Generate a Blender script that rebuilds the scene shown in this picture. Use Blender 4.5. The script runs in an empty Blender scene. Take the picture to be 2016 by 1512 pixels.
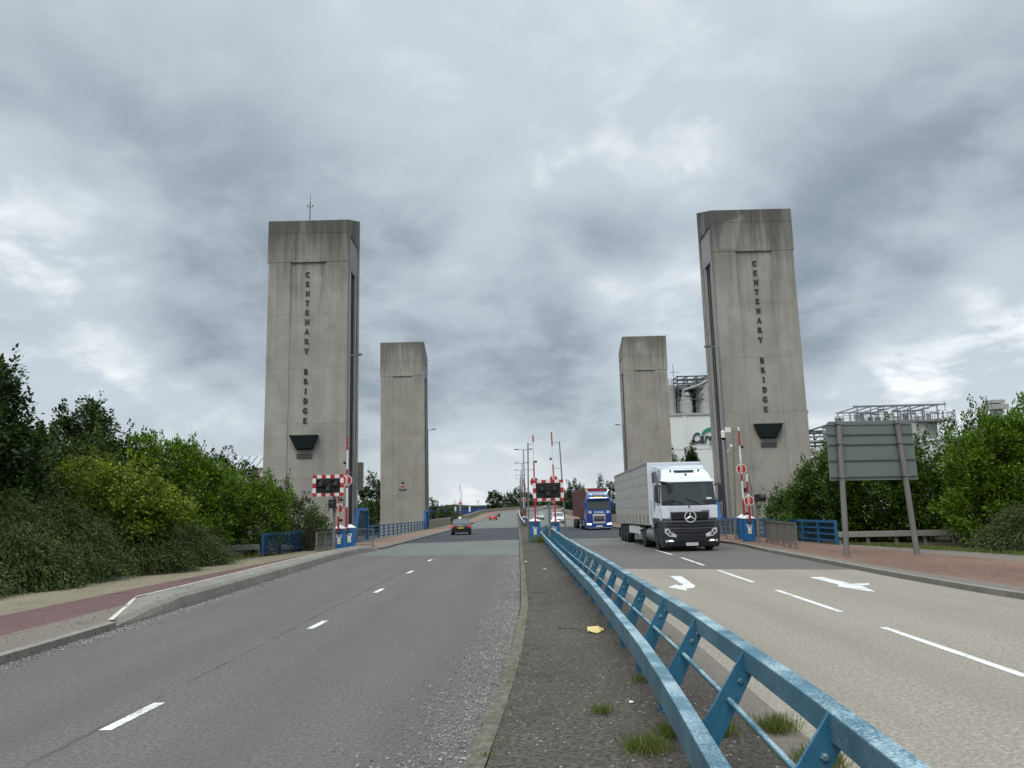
import bpy, bmesh, math, random
import numpy as np
from mathutils import Vector, Matrix

random.seed(7)
rng = np.random.default_rng(7)
C = bpy.data.collections.new("place")
sc = bpy.context.scene
sc.collection.children.link(C)
R = math.radians

# ------------------------------------------------------------------ camera
EYE = 1.8
PITCH, ROLL, YAW, FPX = 0.1656, -0.0248, -0.0005, 1523.68
def _basis():
    f = Vector((math.sin(YAW)*math.cos(PITCH), math.cos(YAW)*math.cos(PITCH), math.sin(PITCH)))
    r = Vector((math.cos(YAW), -math.sin(YAW), 0)); u = r.cross(f)
    c, s = math.cos(ROLL), math.sin(ROLL)
    return f, c*r+s*u, -s*r+c*u
F_, R_, U_ = _basis()
cd = bpy.data.cameras.new("camera"); cam = bpy.data.objects.new("camera", cd); C.objects.link(cam)
cd.sensor_fit = 'HORIZONTAL'; cd.sensor_width = 36; cd.lens = 36*FPX/2016
cd.clip_start = 0.05; cd.clip_end = 20000
M = Matrix((R_, U_, -F_)).transposed().to_4x4(); M.translation = (0, 0, EYE); cam.matrix_world = M
sc.camera = cam

def at(x, y, Y):            # the point of the place at distance Y that stands at a spot of the photograph
    d = F_ + R_*((x-1008)/FPX) - U_*((y-756)/FPX)
    return d*(Y/d.y) + Vector((0, 0, EYE))
def gr(x, y, z=0):
    d = F_ + R_*((x-1008)/FPX) - U_*((y-756)/FPX)
    return d*((z-EYE)/d.z) + Vector((0, 0, EYE))

# ------------------------------------------------------------------ sky, sun, exposure
SUN_EL, SUN_AZ = 52, 200      # degrees; azimuth clockwise from +Y (behind the camera)
w = bpy.data.worlds.new("World"); sc.world = w; w.use_nodes = True
SKY_BIG = (1.15, 5, .50, .3, (12.51, 1.31, 0)); SKY_MID = (2.7, 6, .52, .4, (0.26, 16.75, 3), 1, 1); SKY_PUFF = (5.2, 9, .56, .25, (1.3, 4.2, 5), 1, 1)
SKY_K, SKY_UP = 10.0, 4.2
def sky():
    nt = w.node_tree; N = nt.nodes; L = nt.links; N.clear()
    def nd(t, **k):
        n = N.new(t)
        for a, b in k.items(): setattr(n, a, b)
        return n
    def math_(op, a, b=None, c=None):
        n = nd('ShaderNodeMath', operation=op)
        for i, v in enumerate((a, b, c)):
            if v is None: continue
            if isinstance(v, (int, float)): n.inputs[i].default_value = v
            else: L.new(v, n.inputs[i])
        return n.outputs[0]
    tc = nd('ShaderNodeTexCoord'); sp = nd('ShaderNodeSeparateXYZ'); L.new(tc.outputs['Generated'], sp.inputs[0])
    z = math_('MAXIMUM', sp.outputs[2], 0.0)
    den = math_('ADD', z, 0.36)
    px = math_('DIVIDE', sp.outputs[0], den); py = math_('DIVIDE', sp.outputs[1], den)
    cb = nd('ShaderNodeCombineXYZ'); L.new(px, cb.inputs[0]); L.new(py, cb.inputs[1])
    def noise(scale, detail, rough, dist, off, sx=1, sy=1):
        mp = nd('ShaderNodeMapping'); mp.inputs['Location'].default_value = off
        mp.inputs['Scale'].default_value = (sx, sy, 1); L.new(cb.outputs[0], mp.inputs[0])
        n = nd('ShaderNodeTexNoise'); n.inputs['Scale'].default_value = scale; n.inputs['Detail'].default_value = detail
        n.inputs['Roughness'].default_value = rough; n.inputs['Distortion'].default_value = dist
        L.new(mp.outputs[0], n.inputs['Vector']); return n.outputs['Fac']
    def mixc(fac, a, b):
        k = nd('ShaderNodeMix', data_type='RGBA')
        for i, q in zip((0, 6, 7), (fac, a, b)):
            if isinstance(q, tuple): k.inputs[i].default_value = (*q, 1)
            elif isinstance(q, (int, float)): k.inputs[i].default_value = q
            else: L.new(q, k.inputs[i])
        return k.outputs[2]
    def mr(v, a, b, c=0., d=1., smooth=True):
        k = nd('ShaderNodeMapRange'); k.interpolation_type = 'SMOOTHSTEP' if smooth else 'LINEAR'; L.new(v, k.inputs[0])
        for i, q in zip((1, 2, 3, 4), (a, b, c, d)): k.inputs[i].default_value = q
        return k.outputs[0]
    big = noise(*SKY_BIG); mid = noise(*SKY_MID); puff = noise(*SKY_PUFF)
    # where the cloud cover is thinner (+) or thicker (-): direction, angular radius, amount
    def patch(v, d, rad, amt):
        n = nd('ShaderNodeVectorMath', operation='DOT_PRODUCT'); L.new(tc.outputs['Generated'], n.inputs[0]); n.inputs[1].default_value = Vector(d).normalized()
        return math_('ADD', v, mr(n.outputs['Value'], math.cos(R(rad)), 1.0, 0., amt))
    # a pale veil with broad slate-blue cloud bellies, brighter rifts and soft puffy detail
    f = math_('ADD', math_('MULTIPLY', big, .66), math_('MULTIPLY', mid, .34))
    for d, rad, amt in (((-.55, .80, .25), 12, .11), ((.50, .85, .22), 11, .10), ((.19, .95, .245), 7, .075), ((-.03, .96, .31), 5, .05), ((-.38, .90, .18), 8, .06),
                        ((.08, .96, .27), 10, -.075), ((.0, .97, .22), 8, -.05), ((-.40, .82, .36), 16, -.055), ((.42, .85, .33), 13, -.05), ((-.56, .82, .20), 5, -.07)):
        f = patch(f, d, rad, amt)
    col = mixc(mr(f, .395, .60), (.238, .286, .335), (.49, .558, .615))
    col = mixc(mr(puff, .36, .70, 0, .50), col, (.54, .61, .665))
    rift = math_('MULTIPLY', mr(f, .52, .66), mr(puff, .45, .66))
    col = mixc(rift, col, (.90, .93, .94))
    # an overcast sky is brighter overhead (boosted out of view to light ground and towers) and paler towards the horizon
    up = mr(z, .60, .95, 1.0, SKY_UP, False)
    col = mixc(mr(z, .34, .60, 0, .62), col, (.53, .60, .655))
    col = mixc(mr(z, .0, .17, .60, 0), col, (.66, .71, .735))
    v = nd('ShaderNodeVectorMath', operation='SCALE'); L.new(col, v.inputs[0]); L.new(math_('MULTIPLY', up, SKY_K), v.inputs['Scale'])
    st = nd('ShaderNodeTexSky'); st.sky_type = 'NISHITA'; st.sun_disc = False
    st.sun_elevation = R(SUN_EL); st.sun_rotation = R(SUN_AZ)
    mx = nd('ShaderNodeMix', data_type='RGBA'); mx.inputs[0].default_value = .95
    L.new(st.outputs[0], mx.inputs[6]); L.new(v.outputs[0], mx.inputs[7])
    bg = nd('ShaderNodeBackground'); bg.inputs[1].default_value = 0.1; L.new(mx.outputs[2], bg.inputs[0])
    out = nd('ShaderNodeOutputWorld'); L.new(bg.outputs[0], out.inputs[0])
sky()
sl = bpy.data.lights.new("sun", 'SUN'); sl.energy = 1.5; sl.angle = R(35); sl.color = (1, .92, .80)
so = bpy.data.objects.new("sun", sl); C.objects.link(so)
a, e_ = R(SUN_AZ), R(SUN_EL)
sd = Vector((math.sin(a)*math.cos(e_), math.cos(a)*math.cos(e_), math.sin(e_)))
so.rotation_euler = sd.to_track_quat('Z', 'Y').to_euler()
sc.view_settings.view_transform = 'Standard'; sc.view_settings.look = 'None'
sc.view_settings.exposure = 0.22; sc.view_settings.gamma = 1
sc.cycles.max_bounces = 5; sc.cycles.diffuse_bounces = 3; sc.cycles.glossy_bounces = 2
sc.cycles.transparent_max_bounces = 6; sc.cycles.caustics_reflective = False; sc.cycles.caustics_refractive = False
sc.cycles.use_denoising = True

# ------------------------------------------------------------------ materials
class NT:
    def __init__(s, name):
        s.m = bpy.data.materials.new(name); s.m.use_nodes = True; s.t = s.m.node_tree
        s.b = s.t.nodes['Principled BSDF']
    def n(s, t, **k):
        n = s.t.nodes.new(t)
        for a, b in k.items(): setattr(n, a, b)
        return n
    def l(s, a, b): s.t.links.new(a, b)
    def pos(s): return s.n('ShaderNodeNewGeometry').outputs['Position']
    def obj(s): return s.n('ShaderNodeTexCoord').outputs['Object']
    def noise(s, vec, scale, detail=4, rough=.55, sx=(1, 1, 1), out='Fac', dist=0):
        mp = s.n('ShaderNodeMapping'); mp.inputs['Scale'].default_value = sx; s.l(vec, mp.inputs[0])
        k = s.n('ShaderNodeTexNoise'); k.inputs['Scale'].default_value = scale; k.inputs['Detail'].default_value = detail
        k.inputs['Roughness'].default_value = rough; k.inputs['Distortion'].default_value = dist
        s.l(mp.outputs[0], k.inputs['Vector']); return k.outputs[out]
    def rng(s, v, a, b, c=0., d=1.):
        k = s.n('ShaderNodeMapRange'); s.l(v, k.inputs[0])
        for i, q in zip((1, 2, 3, 4), (a, b, c, d)): k.inputs[i].default_value = q
        return k.outputs[0]
    def mix(s, fac, a, b, mode='MIX'):
        k = s.n('ShaderNodeMix', data_type='RGBA', blend_type=mode)
        for i, q in zip((0, 6, 7), (fac, a, b)):
            if isinstance(q, (int, float)): k.inputs[i].default_value = q
            elif isinstance(q, tuple): k.inputs[i].default_value = q if len(q) == 4 else (*q, 1)
            else: s.l(q, k.inputs[i])
        return k.outputs[2]
    def math(s, op, a, b=0.):
        k = s.n('ShaderNodeMath', operation=op)
        for i, q in enumerate((a, b)):
            if isinstance(q, (int, float)): k.inputs[i].default_value = q
            else: s.l(q, k.inputs[i])
        return k.outputs[0]
    def bump(s, h, st=.3, d=.01):
        k = s.n('ShaderNodeBump'); k.inputs['Strength'].default_value = st; k.inputs['Distance'].default_value = d
        s.l(h, k.inputs['Height']); s.l(k.outputs[0], s.b.inputs['Normal'])
    def done(s, col, rough=.8, metal=0., spec=.5):
        if isinstance(col, tuple): s.b.inputs['Base Color'].default_value = (*col, 1)
        else: s.l(col, s.b.inputs['Base Color'])
        if isinstance(rough, (int, float)): s.b.inputs['Roughness'].default_value = rough
        else: s.l(rough, s.b.inputs['Roughness'])
        s.b.inputs['Metallic'].default_value = metal
        s.b.inputs['Specular IOR Level'].default_value = spec
        return s.m

def sc3(c, k): return tuple(min(1, q*k) for q in c)

def m_ground(name, col, speck=.35, patch=.18, fine=140, streak=False, chips=0., spots=0., rough=.9, crack=0., tracks=(), seam=None):
    t = NT(name); p = t.pos()
    a = t.noise(p, fine, 3, .7); b = t.noise(p, .35, 6, .6, sx=(1, .35, 1)); c_ = t.noise(p, 2.3, 6, .65)
    a2 = t.noise(p, fine*.3, 4, .8)
    col1 = t.mix(t.rng(a, .3, .7), sc3(col, 1-speck), sc3(col, 1+speck))
    col2 = t.mix(t.rng(b, .35, .65), sc3(col, 1-patch), sc3(col, 1+patch))
    k = t.mix(.5, col1, col2)
    k = t.mix(t.rng(a2, .48, .66, 0, speck*1.4), k, sc3(col, .42)); k = t.mix(t.rng(a2, .46, .30, 0, speck*1.1), k, sc3(col, 1.9))
    k = t.mix(t.rng(c_, .35, .7, 0, .35), k, sc3(col, 1-patch*1.4))
    if streak:
        s_ = t.noise(p, 1.1, 4, .5, sx=(1, .03, 1))
        k = t.mix(t.rng(s_, .45, .68, 0, .30), k, sc3(col, .72))
    if tracks or seam is not None:
        sp = t.n('ShaderNodeSeparateXYZ'); t.l(p, sp.inputs[0]); xx = t.math('ADD', sp.outputs[0], t.math('MULTIPLY', t.math('SUBTRACT', t.noise(p, .25, 3, .5), .5), .8))
        tn = t.noise(p, .8, 5, .6, sx=(1, .12, 1))
        for q in tracks:
            k = t.mix(t.math('MULTIPLY', t.rng(t.math('ABSOLUTE', t.math('SUBTRACT', xx, q)), .1, .55, .36, 0), t.rng(tn, .3, .6)), k, sc3(col, .66))
        if seam is not None:
            xs = t.math('ADD', sp.outputs[0], t.math('MULTIPLY', t.math('SUBTRACT', t.noise(p, 3., 6, .7), .5), .16))
            k = t.mix(t.math('MULTIPLY', t.rng(t.math('ABSOLUTE', t.math('SUBTRACT', xs, seam)), .008, .05, .6, 0), t.rng(t.noise(p, 1.2, 4, .6), .35, .55)), k, sc3(col, .4))
    if chips:
        v = t.n('ShaderNodeTexVoronoi'); v.inputs['Scale'].default_value = 34; t.l(p, v.inputs['Vector'])
        r_ = t.n('ShaderNodeSeparateColor'); t.l(v.outputs['Color'], r_.inputs[0])
        f = t.math('MULTIPLY', t.math('GREATER_THAN', r_.outputs[0], 1-chips), t.math('LESS_THAN', v.outputs['Distance'], .33))
        k = t.mix(f, k, (.36, .34, .31))
    if spots:
        d = t.noise(p, .9, 7, .7)
        k = t.mix(t.rng(d, .55, .72, 0, spots), k, sc3(col, .45))
    if crack:
        v = t.n('ShaderNodeTexVoronoi', feature='DISTANCE_TO_EDGE'); v.inputs['Scale'].default_value = .16
        wv = t.n('ShaderNodeVectorMath', operation='ADD'); t.l(p, wv.inputs[0]); t.l(t.noise(p, 1.2, 5, .7, out='Color'), wv.inputs[1])
        t.l(wv.outputs[0], v.inputs['Vector'])
        k = t.mix(t.math('MULTIPLY', t.math('LESS_THAN', v.outputs['Distance'], .0035), crack), k, sc3(col, .45))
    t.bump(a, .35, .006)
    return t.done(k, rough, spec=.12)

def m_concrete(name, col, joints=None, top=None, board=True, fine=1., stonejoint=False):
    t = NT(name); p = t.pos()
    sep = t.n('ShaderNodeSeparateXYZ'); t.l(p, sep.inputs[0]); z = sep.outputs[2]
    a = t.noise(p, .5, 7, .62); b = t.noise(p, 1.5, 5, .6, sx=(1, 1, .05)); g = t.noise(p, 30*fine, 3, .7)
    k = t.mix(t.rng(a, .3, .7), sc3(col, .78), sc3(col, 1.18))
    k = t.mix(t.rng(b, .42, .75, 0, .34), k, sc3(col, .55))
    k = t.mix(t.rng(t.noise(p, 2.6, 5, .6, sx=(1, 1, .04)), .56, .74, 0, .30), k, sc3(col, 1.45))
    k = t.mix(t.rng(g, .3, .7, 0, .3), k, sc3(col, .72))
    if board:
        bd = t.n('ShaderNodeTexWave', wave_type='BANDS', bands_direction='Z'); bd.inputs['Scale'].default_value = 1.25
        bd.inputs['Distortion'].default_value = .8; bd.inputs['Detail'].default_value = 3; t.l(p, bd.inputs['Vector'])
        k = t.mix(t.rng(bd.outputs['Fac'], .6, 1, 0, .08), k, sc3(col, .6))
        t.bump(bd.outputs['Fac'], .12, .01)
    else: t.bump(g, .25, .01)
    if stonejoint:
        fr = t.math('FRACT', t.math('DIVIDE', t.math('ADD', sep.outputs[1], 50.), .914)); fl = t.math('FLOOR', t.math('DIVIDE', t.math('ADD', sep.outputs[1], 50.), .914))
        wn = t.n('ShaderNodeTexWhiteNoise', noise_dimensions='1D'); t.l(fl, wn.inputs['W'])
        k = t.mix(t.math('MULTIPLY', wn.outputs['Value'], .40), k, sc3(col, .58)); k = t.mix(t.math('MULTIPLY', t.math('LESS_THAN', fr, .018), .75), k, sc3(col, .25))
        k = t.mix(t.rng(t.noise(p, 5, 6, .7), .52, .70, 0, .55), k, (.085, .080, .055))
    if joints:
        z0, st = joints
        fr = t.math('FRACT', t.math('DIVIDE', t.math('ADD', z, -z0+100*st), st))
        # every pour has its own tone; the joint is a thin groove with a run of dirt below
        fl = t.math('FLOOR', t.math('DIVIDE', t.math('ADD', z, -z0+100*st), st))
        cx_ = t.n('ShaderNodeCombineXYZ'); t.l(fl, cx_.inputs[2]); t.l(t.math('FLOOR', t.math('DIVIDE', sep.outputs[0], 1.35)), cx_.inputs[0])
        wn = t.n('ShaderNodeTexWhiteNoise', noise_dimensions='3D'); t.l(cx_.outputs[0], wn.inputs['Vector'])
        k = t.mix(t.math('MULTIPLY', wn.outputs['Value'], .16), k, sc3(col, 1.35))
        k = t.mix(t.math('MULTIPLY', t.math('MULTIPLY', t.math('GREATER_THAN', fr, .989), t.math('LESS_THAN', z, 19.6)), .34), k, sc3(col, .42))
    if top:
        zt, dep = top[:2]
        s1 = t.noise(p, 1.0, 6, .62, sx=(1, 1, .09)); s2 = t.noise(p, 3.1, 5, .6, sx=(1, 1, .05))
        d = t.rng(z, zt-dep*1.35, zt-dep*.32)
        f = t.math('MULTIPLY', d, t.rng(t.math('ADD', s1, t.math('MULTIPLY', t.rng(z, zt-dep, zt), .16)), .36, .62))
        k = t.mix(t.math('MULTIPLY', f, top[2] if len(top) > 2 else .86), k, (.068, .066, .062))
        f2 = t.math('MULTIPLY', t.rng(z, zt-dep*2.6, zt-dep*.6), t.rng(s2, .50, .66))
        k = t.mix(t.math('MULTIPLY', f2, .62), k, (.075, .073, .068))
        # tie holes in a regular grid, as left by the shutters
        gx = t.math('FRACT', t.math('DIVIDE', t.math('ADD', sep.outputs[0], 100.3), 1.38)); gz = t.math('FRACT', t.math('DIVIDE', t.math('ADD', z, 100.5), 1.257))
        dd = t.math('ADD', t.math('POWER', t.math('MULTIPLY', t.math('SUBTRACT', gx, .5), 1.38), 2.), t.math('POWER', t.math('MULTIPLY', t.math('SUBTRACT', gz, .5), 1.257), 2.))
        k = t.mix(t.math('MULTIPLY', t.math('LESS_THAN', dd, .0011), .5), k, sc3(col, .3))
        pt = t.noise(p, .42, 2, .4, sx=(1, 1, .8)); k = t.mix(t.rng(pt, .62, .63, 0, .22), k, sc3(col, 1.3))
    return t.done(k, .88, spec=.25)

def m_worn(name, col, under):
    t = NT(name); p = t.pos(); a = t.noise(p, 28, 6, .75); b = t.noise(p, 1.6, 4, .6)
    k = t.mix(t.rng(t.math('ADD', a, t.math('MULTIPLY', t.math('SUBTRACT', b, .5), .55)), .52, .62, 0, .8), col, under)
    k = t.mix(t.rng(t.noise(p, 6, 5, .65), .4, .7, 0, .3), k, sc3(col, .6)); t.bump(a, .3, .004)
    return t.done(k, .75, spec=.3)
def m_paint(name, col, rough=.35, dirt=.15, metal=0., fade=None, fscale=14, coat=0., dcol=None):
    t = NT(name); p = t.pos()
    a = t.noise(p, 1.7, 6, .65); b = t.noise(p, fscale, 6, .7)
    k = t.mix(t.rng(a, .4, .75, 0, dirt), col, dcol or sc3(col, .45))
    if fade:
        geo = t.n('ShaderNodeNewGeometry'); sp = t.n('ShaderNodeSeparateXYZ'); t.l(geo.outputs['Normal'], sp.inputs[0])
        fl = t.noise(p, fscale*.25, 5, .6)
        patchy = t.noise(p, 2.2, 4, .6)
        k = t.mix(t.math('MULTIPLY', t.rng(t.math('ADD', b, t.math('MULTIPLY', t.math('SUBTRACT', patchy, .5), .9)), .42, .62), t.rng(sp.outputs[2], .3, .9, .16, .75)), k, fade)
        k = t.mix(t.math('MULTIPLY', t.rng(t.noise(p, fscale*.5, 4, .6, sx=(1, 1, .12)), .5, .7), .25), k, sc3(col, .5))
        k = t.mix(t.rng(fl, .60, .70, 0, .5), k, sc3(fade, .45))
        k = t.mix(t.rng(t.noise(p, 9, 6, .75), .66, .74, 0, .75), k, (.085, .040, .018))
    t.b.inputs['Coat Weight'].default_value = coat
    return t.done(k, t.rng(b, .3, .7, rough*.8, min(1, rough*1.3)), metal)

def m_leaf(name, c1, c2, c3, rough=.45, trans=.25):
    t = NT(name); g = t.n('ShaderNodeNewGeometry')
    r_ = t.n('ShaderNodeValToRGB'); e = r_.color_ramp.elements
    e[0].color = (*c1, 1); e[1].color = (*c3, 1); e[0].position = 0; e[1].position = 1
    q = e.new(.55); q.color = (*c2, 1); t.l(g.outputs['Random Per Island'], r_.inputs[0])
    cl = t.noise(g.outputs['Position'], .8, 4, .6)
    k = t.mix(t.rng(cl, .35, .68, 0, .55), r_.outputs[0], sc3(c1, .85))
    t.done(k, rough, spec=.22)
    tr = t.n('ShaderNodeBsdfTranslucent'); t.l(k, tr.inputs[0])
    ms = t.n('ShaderNodeMixShader'); ms.inputs[0].default_value = trans
    t.l(t.b.outputs[0], ms.inputs[1]); t.l(tr.outputs[0], ms.inputs[2])
    t.l(ms.outputs[0], t.t.nodes['Material Output'].inputs[0]); return t.m

def m_glow(name, col, st):
    t = NT(name); t.b.inputs['Emission Color'].default_value = (*col, 1); t.b.inputs['Emission Strength'].default_value = st
    return t.done(col, .3)
def m_glass(name, col=(.02, .025, .028), rough=.06):
    t = NT(name); return t.done(col, rough, spec=.8)

MT = dict(
    asphalt=m_ground('grey asphalt', (.128, .119, .110), .58, .13, 90, streak=True, rough=.85, tracks=(-6.3, -4.5, -2.6, -1.0), seam=-3.75),
    asphalt_green=m_ground('green grey asphalt', (.148, .158, .144), .34, .15, 60, streak=True, spots=.25),
    asphalt_deck=m_ground('dark deck asphalt', (.060, .063, .069), .30, .16, 90, streak=True),
    beige=m_ground('beige aggregate road', (.270, .243, .200), .62, .10, 85, streak=True, spots=.15, tracks=(2.9, 4.4, 7.0, 8.6)),
    median=m_ground('worn median asphalt', (.086, .075, .063), .95, .38, 80, chips=.035, spots=.9, crack=.5),
    kerb=m_concrete('kerb concrete', (.235, .222, .19), board=False, stonejoint=True),
    kerb_moss=m_ground('mossy kerb concrete', (.135, .124, .095), .55, .35, 40, spots=.85),
    pave=m_ground('brown paving', (.165, .145, .122), .30, .2, 60, spots=.4),
    red=m_ground('red cycle path asphalt', (.135, .082, .080), .4, .24, 60, spots=.55),
    red_right=m_ground('faded red path asphalt', (.180, .112, .088), .6, .34, 45, spots=.75),
    tan=m_ground('tan footway asphalt', (.215, .150, .115), .3, .2, 60, spots=.4),
    verge=m_ground('pale verge concrete', (.205, .180, .125), .4, .3, 40, spots=.8),
    soil=m_ground('soil', (.060, .048, .030), .5, .4, 30),
    grassland=m_ground('grassland', (.062, .075, .030), .4, .4, 8),
    white_line=m_worn('worn white road paint', (.66, .66, .63), (.16, .15, .14)),
    kerb_line=m_ground('worn cream line', (.50, .47, .40), .15, .15, 50, spots=.5),
    water=NT('canal water').done((.02, .025, .02), .1),
    tower=m_concrete('tower concrete', (.318, .306, .274), joints=(19.45, 3.77), top=(23.0, 4.4)),
    tower_far=m_concrete('far tower concrete', (.322, .304, .266), joints=(19.45, 3.77), top=(24.6, 3.6, .62)),
    wall=m_concrete('wall concrete', (.25, .225, .185), board=False),
    rail_conc=m_concrete('grey rail concrete', (.23, .225, .205), board=False),
    dark=NT('dark gap').done((.012, .012, .012), .7),
    rail_brown=m_paint('dull grey guard rail', (.165, .155, .14), .6, .5),
    louvre=m_paint('louvre metal', (.36, .36, .35), .5, .4),
    steel=m_paint('galvanised steel', (.22, .23, .245), .5, .4, .3),
    steel_dark=m_paint('dark steel', (.07, .072, .075), .55, .3, .2),
    pole=m_paint('grey pole paint', (.175, .17, .162), .55, .4),
    black=m_paint('black plastic', (.007, .007, .009), .6, .2),
    blackglass=m_glass('black glass'),
    blue=m_paint('blue parapet paint', (.012, .108, .235), .5, .45),
    blue_bright=m_paint('blue cabinet paint', (.010, .125, .34), .45, .35),
    blue_rail=m_paint('weathered blue rail paint', (.042, .130, .180), .55, .5, fade=(.38, .49, .53), fscale=60, dcol=(.035, .065, .08)),
    blue_post=m_paint('blue post paint', (.012, .115, .21), .5, .45, fade=(.10, .22, .30), fscale=30),
    mesh_blue=m_paint('blue mesh wire', (.010, .07, .15), .5, .3),
    white=m_paint('white paint', (.72, .72, .70), .4, .18),
    red_paint=m_paint('red paint', (.40, .020, .024), .45, .25),
    yellow=m_paint('yellow sign', (.75, .52, .03), .5, .1),
    truck_white=m_paint('white truck paint', (.63, .68, .73), .22, .10, coat=.5),
    truck_grey=m_paint('anthracite plastic', (.026, .028, .034), .42, .2),
    curtain=m_paint('grey curtain tarpaulin', (.41, .40, .36), .55, .5, fscale=4, dcol=(.20, .185, .15)),
    tyre=m_paint('tyre rubber', (.014, .014, .014), .8, .1),
    rim=m_paint('wheel rim', (.30, .30, .29), .4, .4, .5),
    chrome=NT('chrome').done((.78, .79, .80), .38, .75),
    lens=NT('clear lamp lens').done((.62, .63, .65), .08, .3),
    tail=NT('red tail lamp').done((.42, .012, .010), .15),
    lit=m_glow('lit lamp', (1, 1, .97), 1.6),
    lit_red=m_glow('lit tail lamp', (.75, .03, .02), .25),
    scr=m_glass('windscreen glass', (.035, .047, .045), .05),
    truck_blue=m_paint('blue truck paint', (.014, .075, .27), .25, .12, coat=.5),
    truck_violet=m_paint('violet truck decal', (.026, .040, .22), .3, .1, coat=.4),
    container=m_paint('maroon container', (.115, .040, .034), .6, .4),
    car_black=m_paint('black car paint', (.007, .008, .012), .3, .05, coat=.25),
    car_red=m_paint('red car paint', (.36, .016, .016), .3, .1, coat=.5),
    car_dark=m_paint('dark maroon car paint', (.030, .022, .030), .25, .05, coat=1),
    car_silver=m_paint('silver car paint', (.50, .52, .54), .25, .08, coat=1),
    plate_y=NT('yellow plate').done((.75, .60, .05), .5),
    plate_w=NT('white plate').done((.72, .74, .78), .5),
    ink=NT('ink').done((.015, .015, .018), .5),
    sign_back=m_paint('grey green sign back', (.128, .165, .160), .5, .18),
    fact=m_paint('white cladding', (.66, .69, .69), .55, .15, dcol=(.5, .52, .5)),
    silo=m_paint('pale silo', (.36, .36, .345), .5, .5),
    leafgreen=NT('green leaf mark').done((.015, .22, .13), .5),
    logo=NT('dark lettering').done((.022, .027, .05), .5),
    roofmetal=m_paint('standing seam roof', (.40, .42, .43), .4, .3, .3),
    bronze=m_paint('dark bronze lettering', (.026, .024, .022), .5, .2),
    bark=m_ground('bark', (.07, .055, .04), .4, .3, 20),
    cardboard=m_paint('yellow cardboard', (.62, .50, .20), .8, .25),
    stone=m_ground('pale stone chips', (.33, .315, .295), .6, .5, 30),
    blue_shed=m_paint('blue shed cladding', (.012, .05, .19), .5, .2),
    laurel=m_leaf('laurel leaf', (.022, .052, .005), (.105, .205, .010), (.27, .40, .030), .40, .32),
    laurel_dark=m_leaf('dark laurel leaf', (.014, .036, .005), (.056, .120, .010), (.155, .27, .026), .40, .28),
    tree_dark=m_leaf('dark tree leaf', (.011, .028, .006), (.032, .070, .012), (.080, .135, .026), .5, .25),
    tree_mid=m_leaf('mid tree leaf', (.020, .040, .008), (.058, .095, .016), (.13, .18, .034), .5, .28),
    tree_far=m_leaf('far tree leaf', (.022, .045, .022), (.042, .075, .035), (.070, .11, .05), .6, .2),
    yellowleaf=m_leaf('yellow green leaf', (.055, .095, .008), (.17, .245, .018), (.38, .44, .06), .5, .32),
    spray=m_leaf('grey green sprig', (.020, .037, .008), (.058, .088, .020), (.17, .205, .065), .6, .2),
    dead_leaf=m_leaf('dead leaf', (.05, .035, .018), (.12, .085, .04), (.26, .21, .12), .7, .1),
    grass=m_leaf('grass blade', (.075, .115, .020), (.14, .19, .038), (.28, .26, .09), .6, .35),
)

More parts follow.
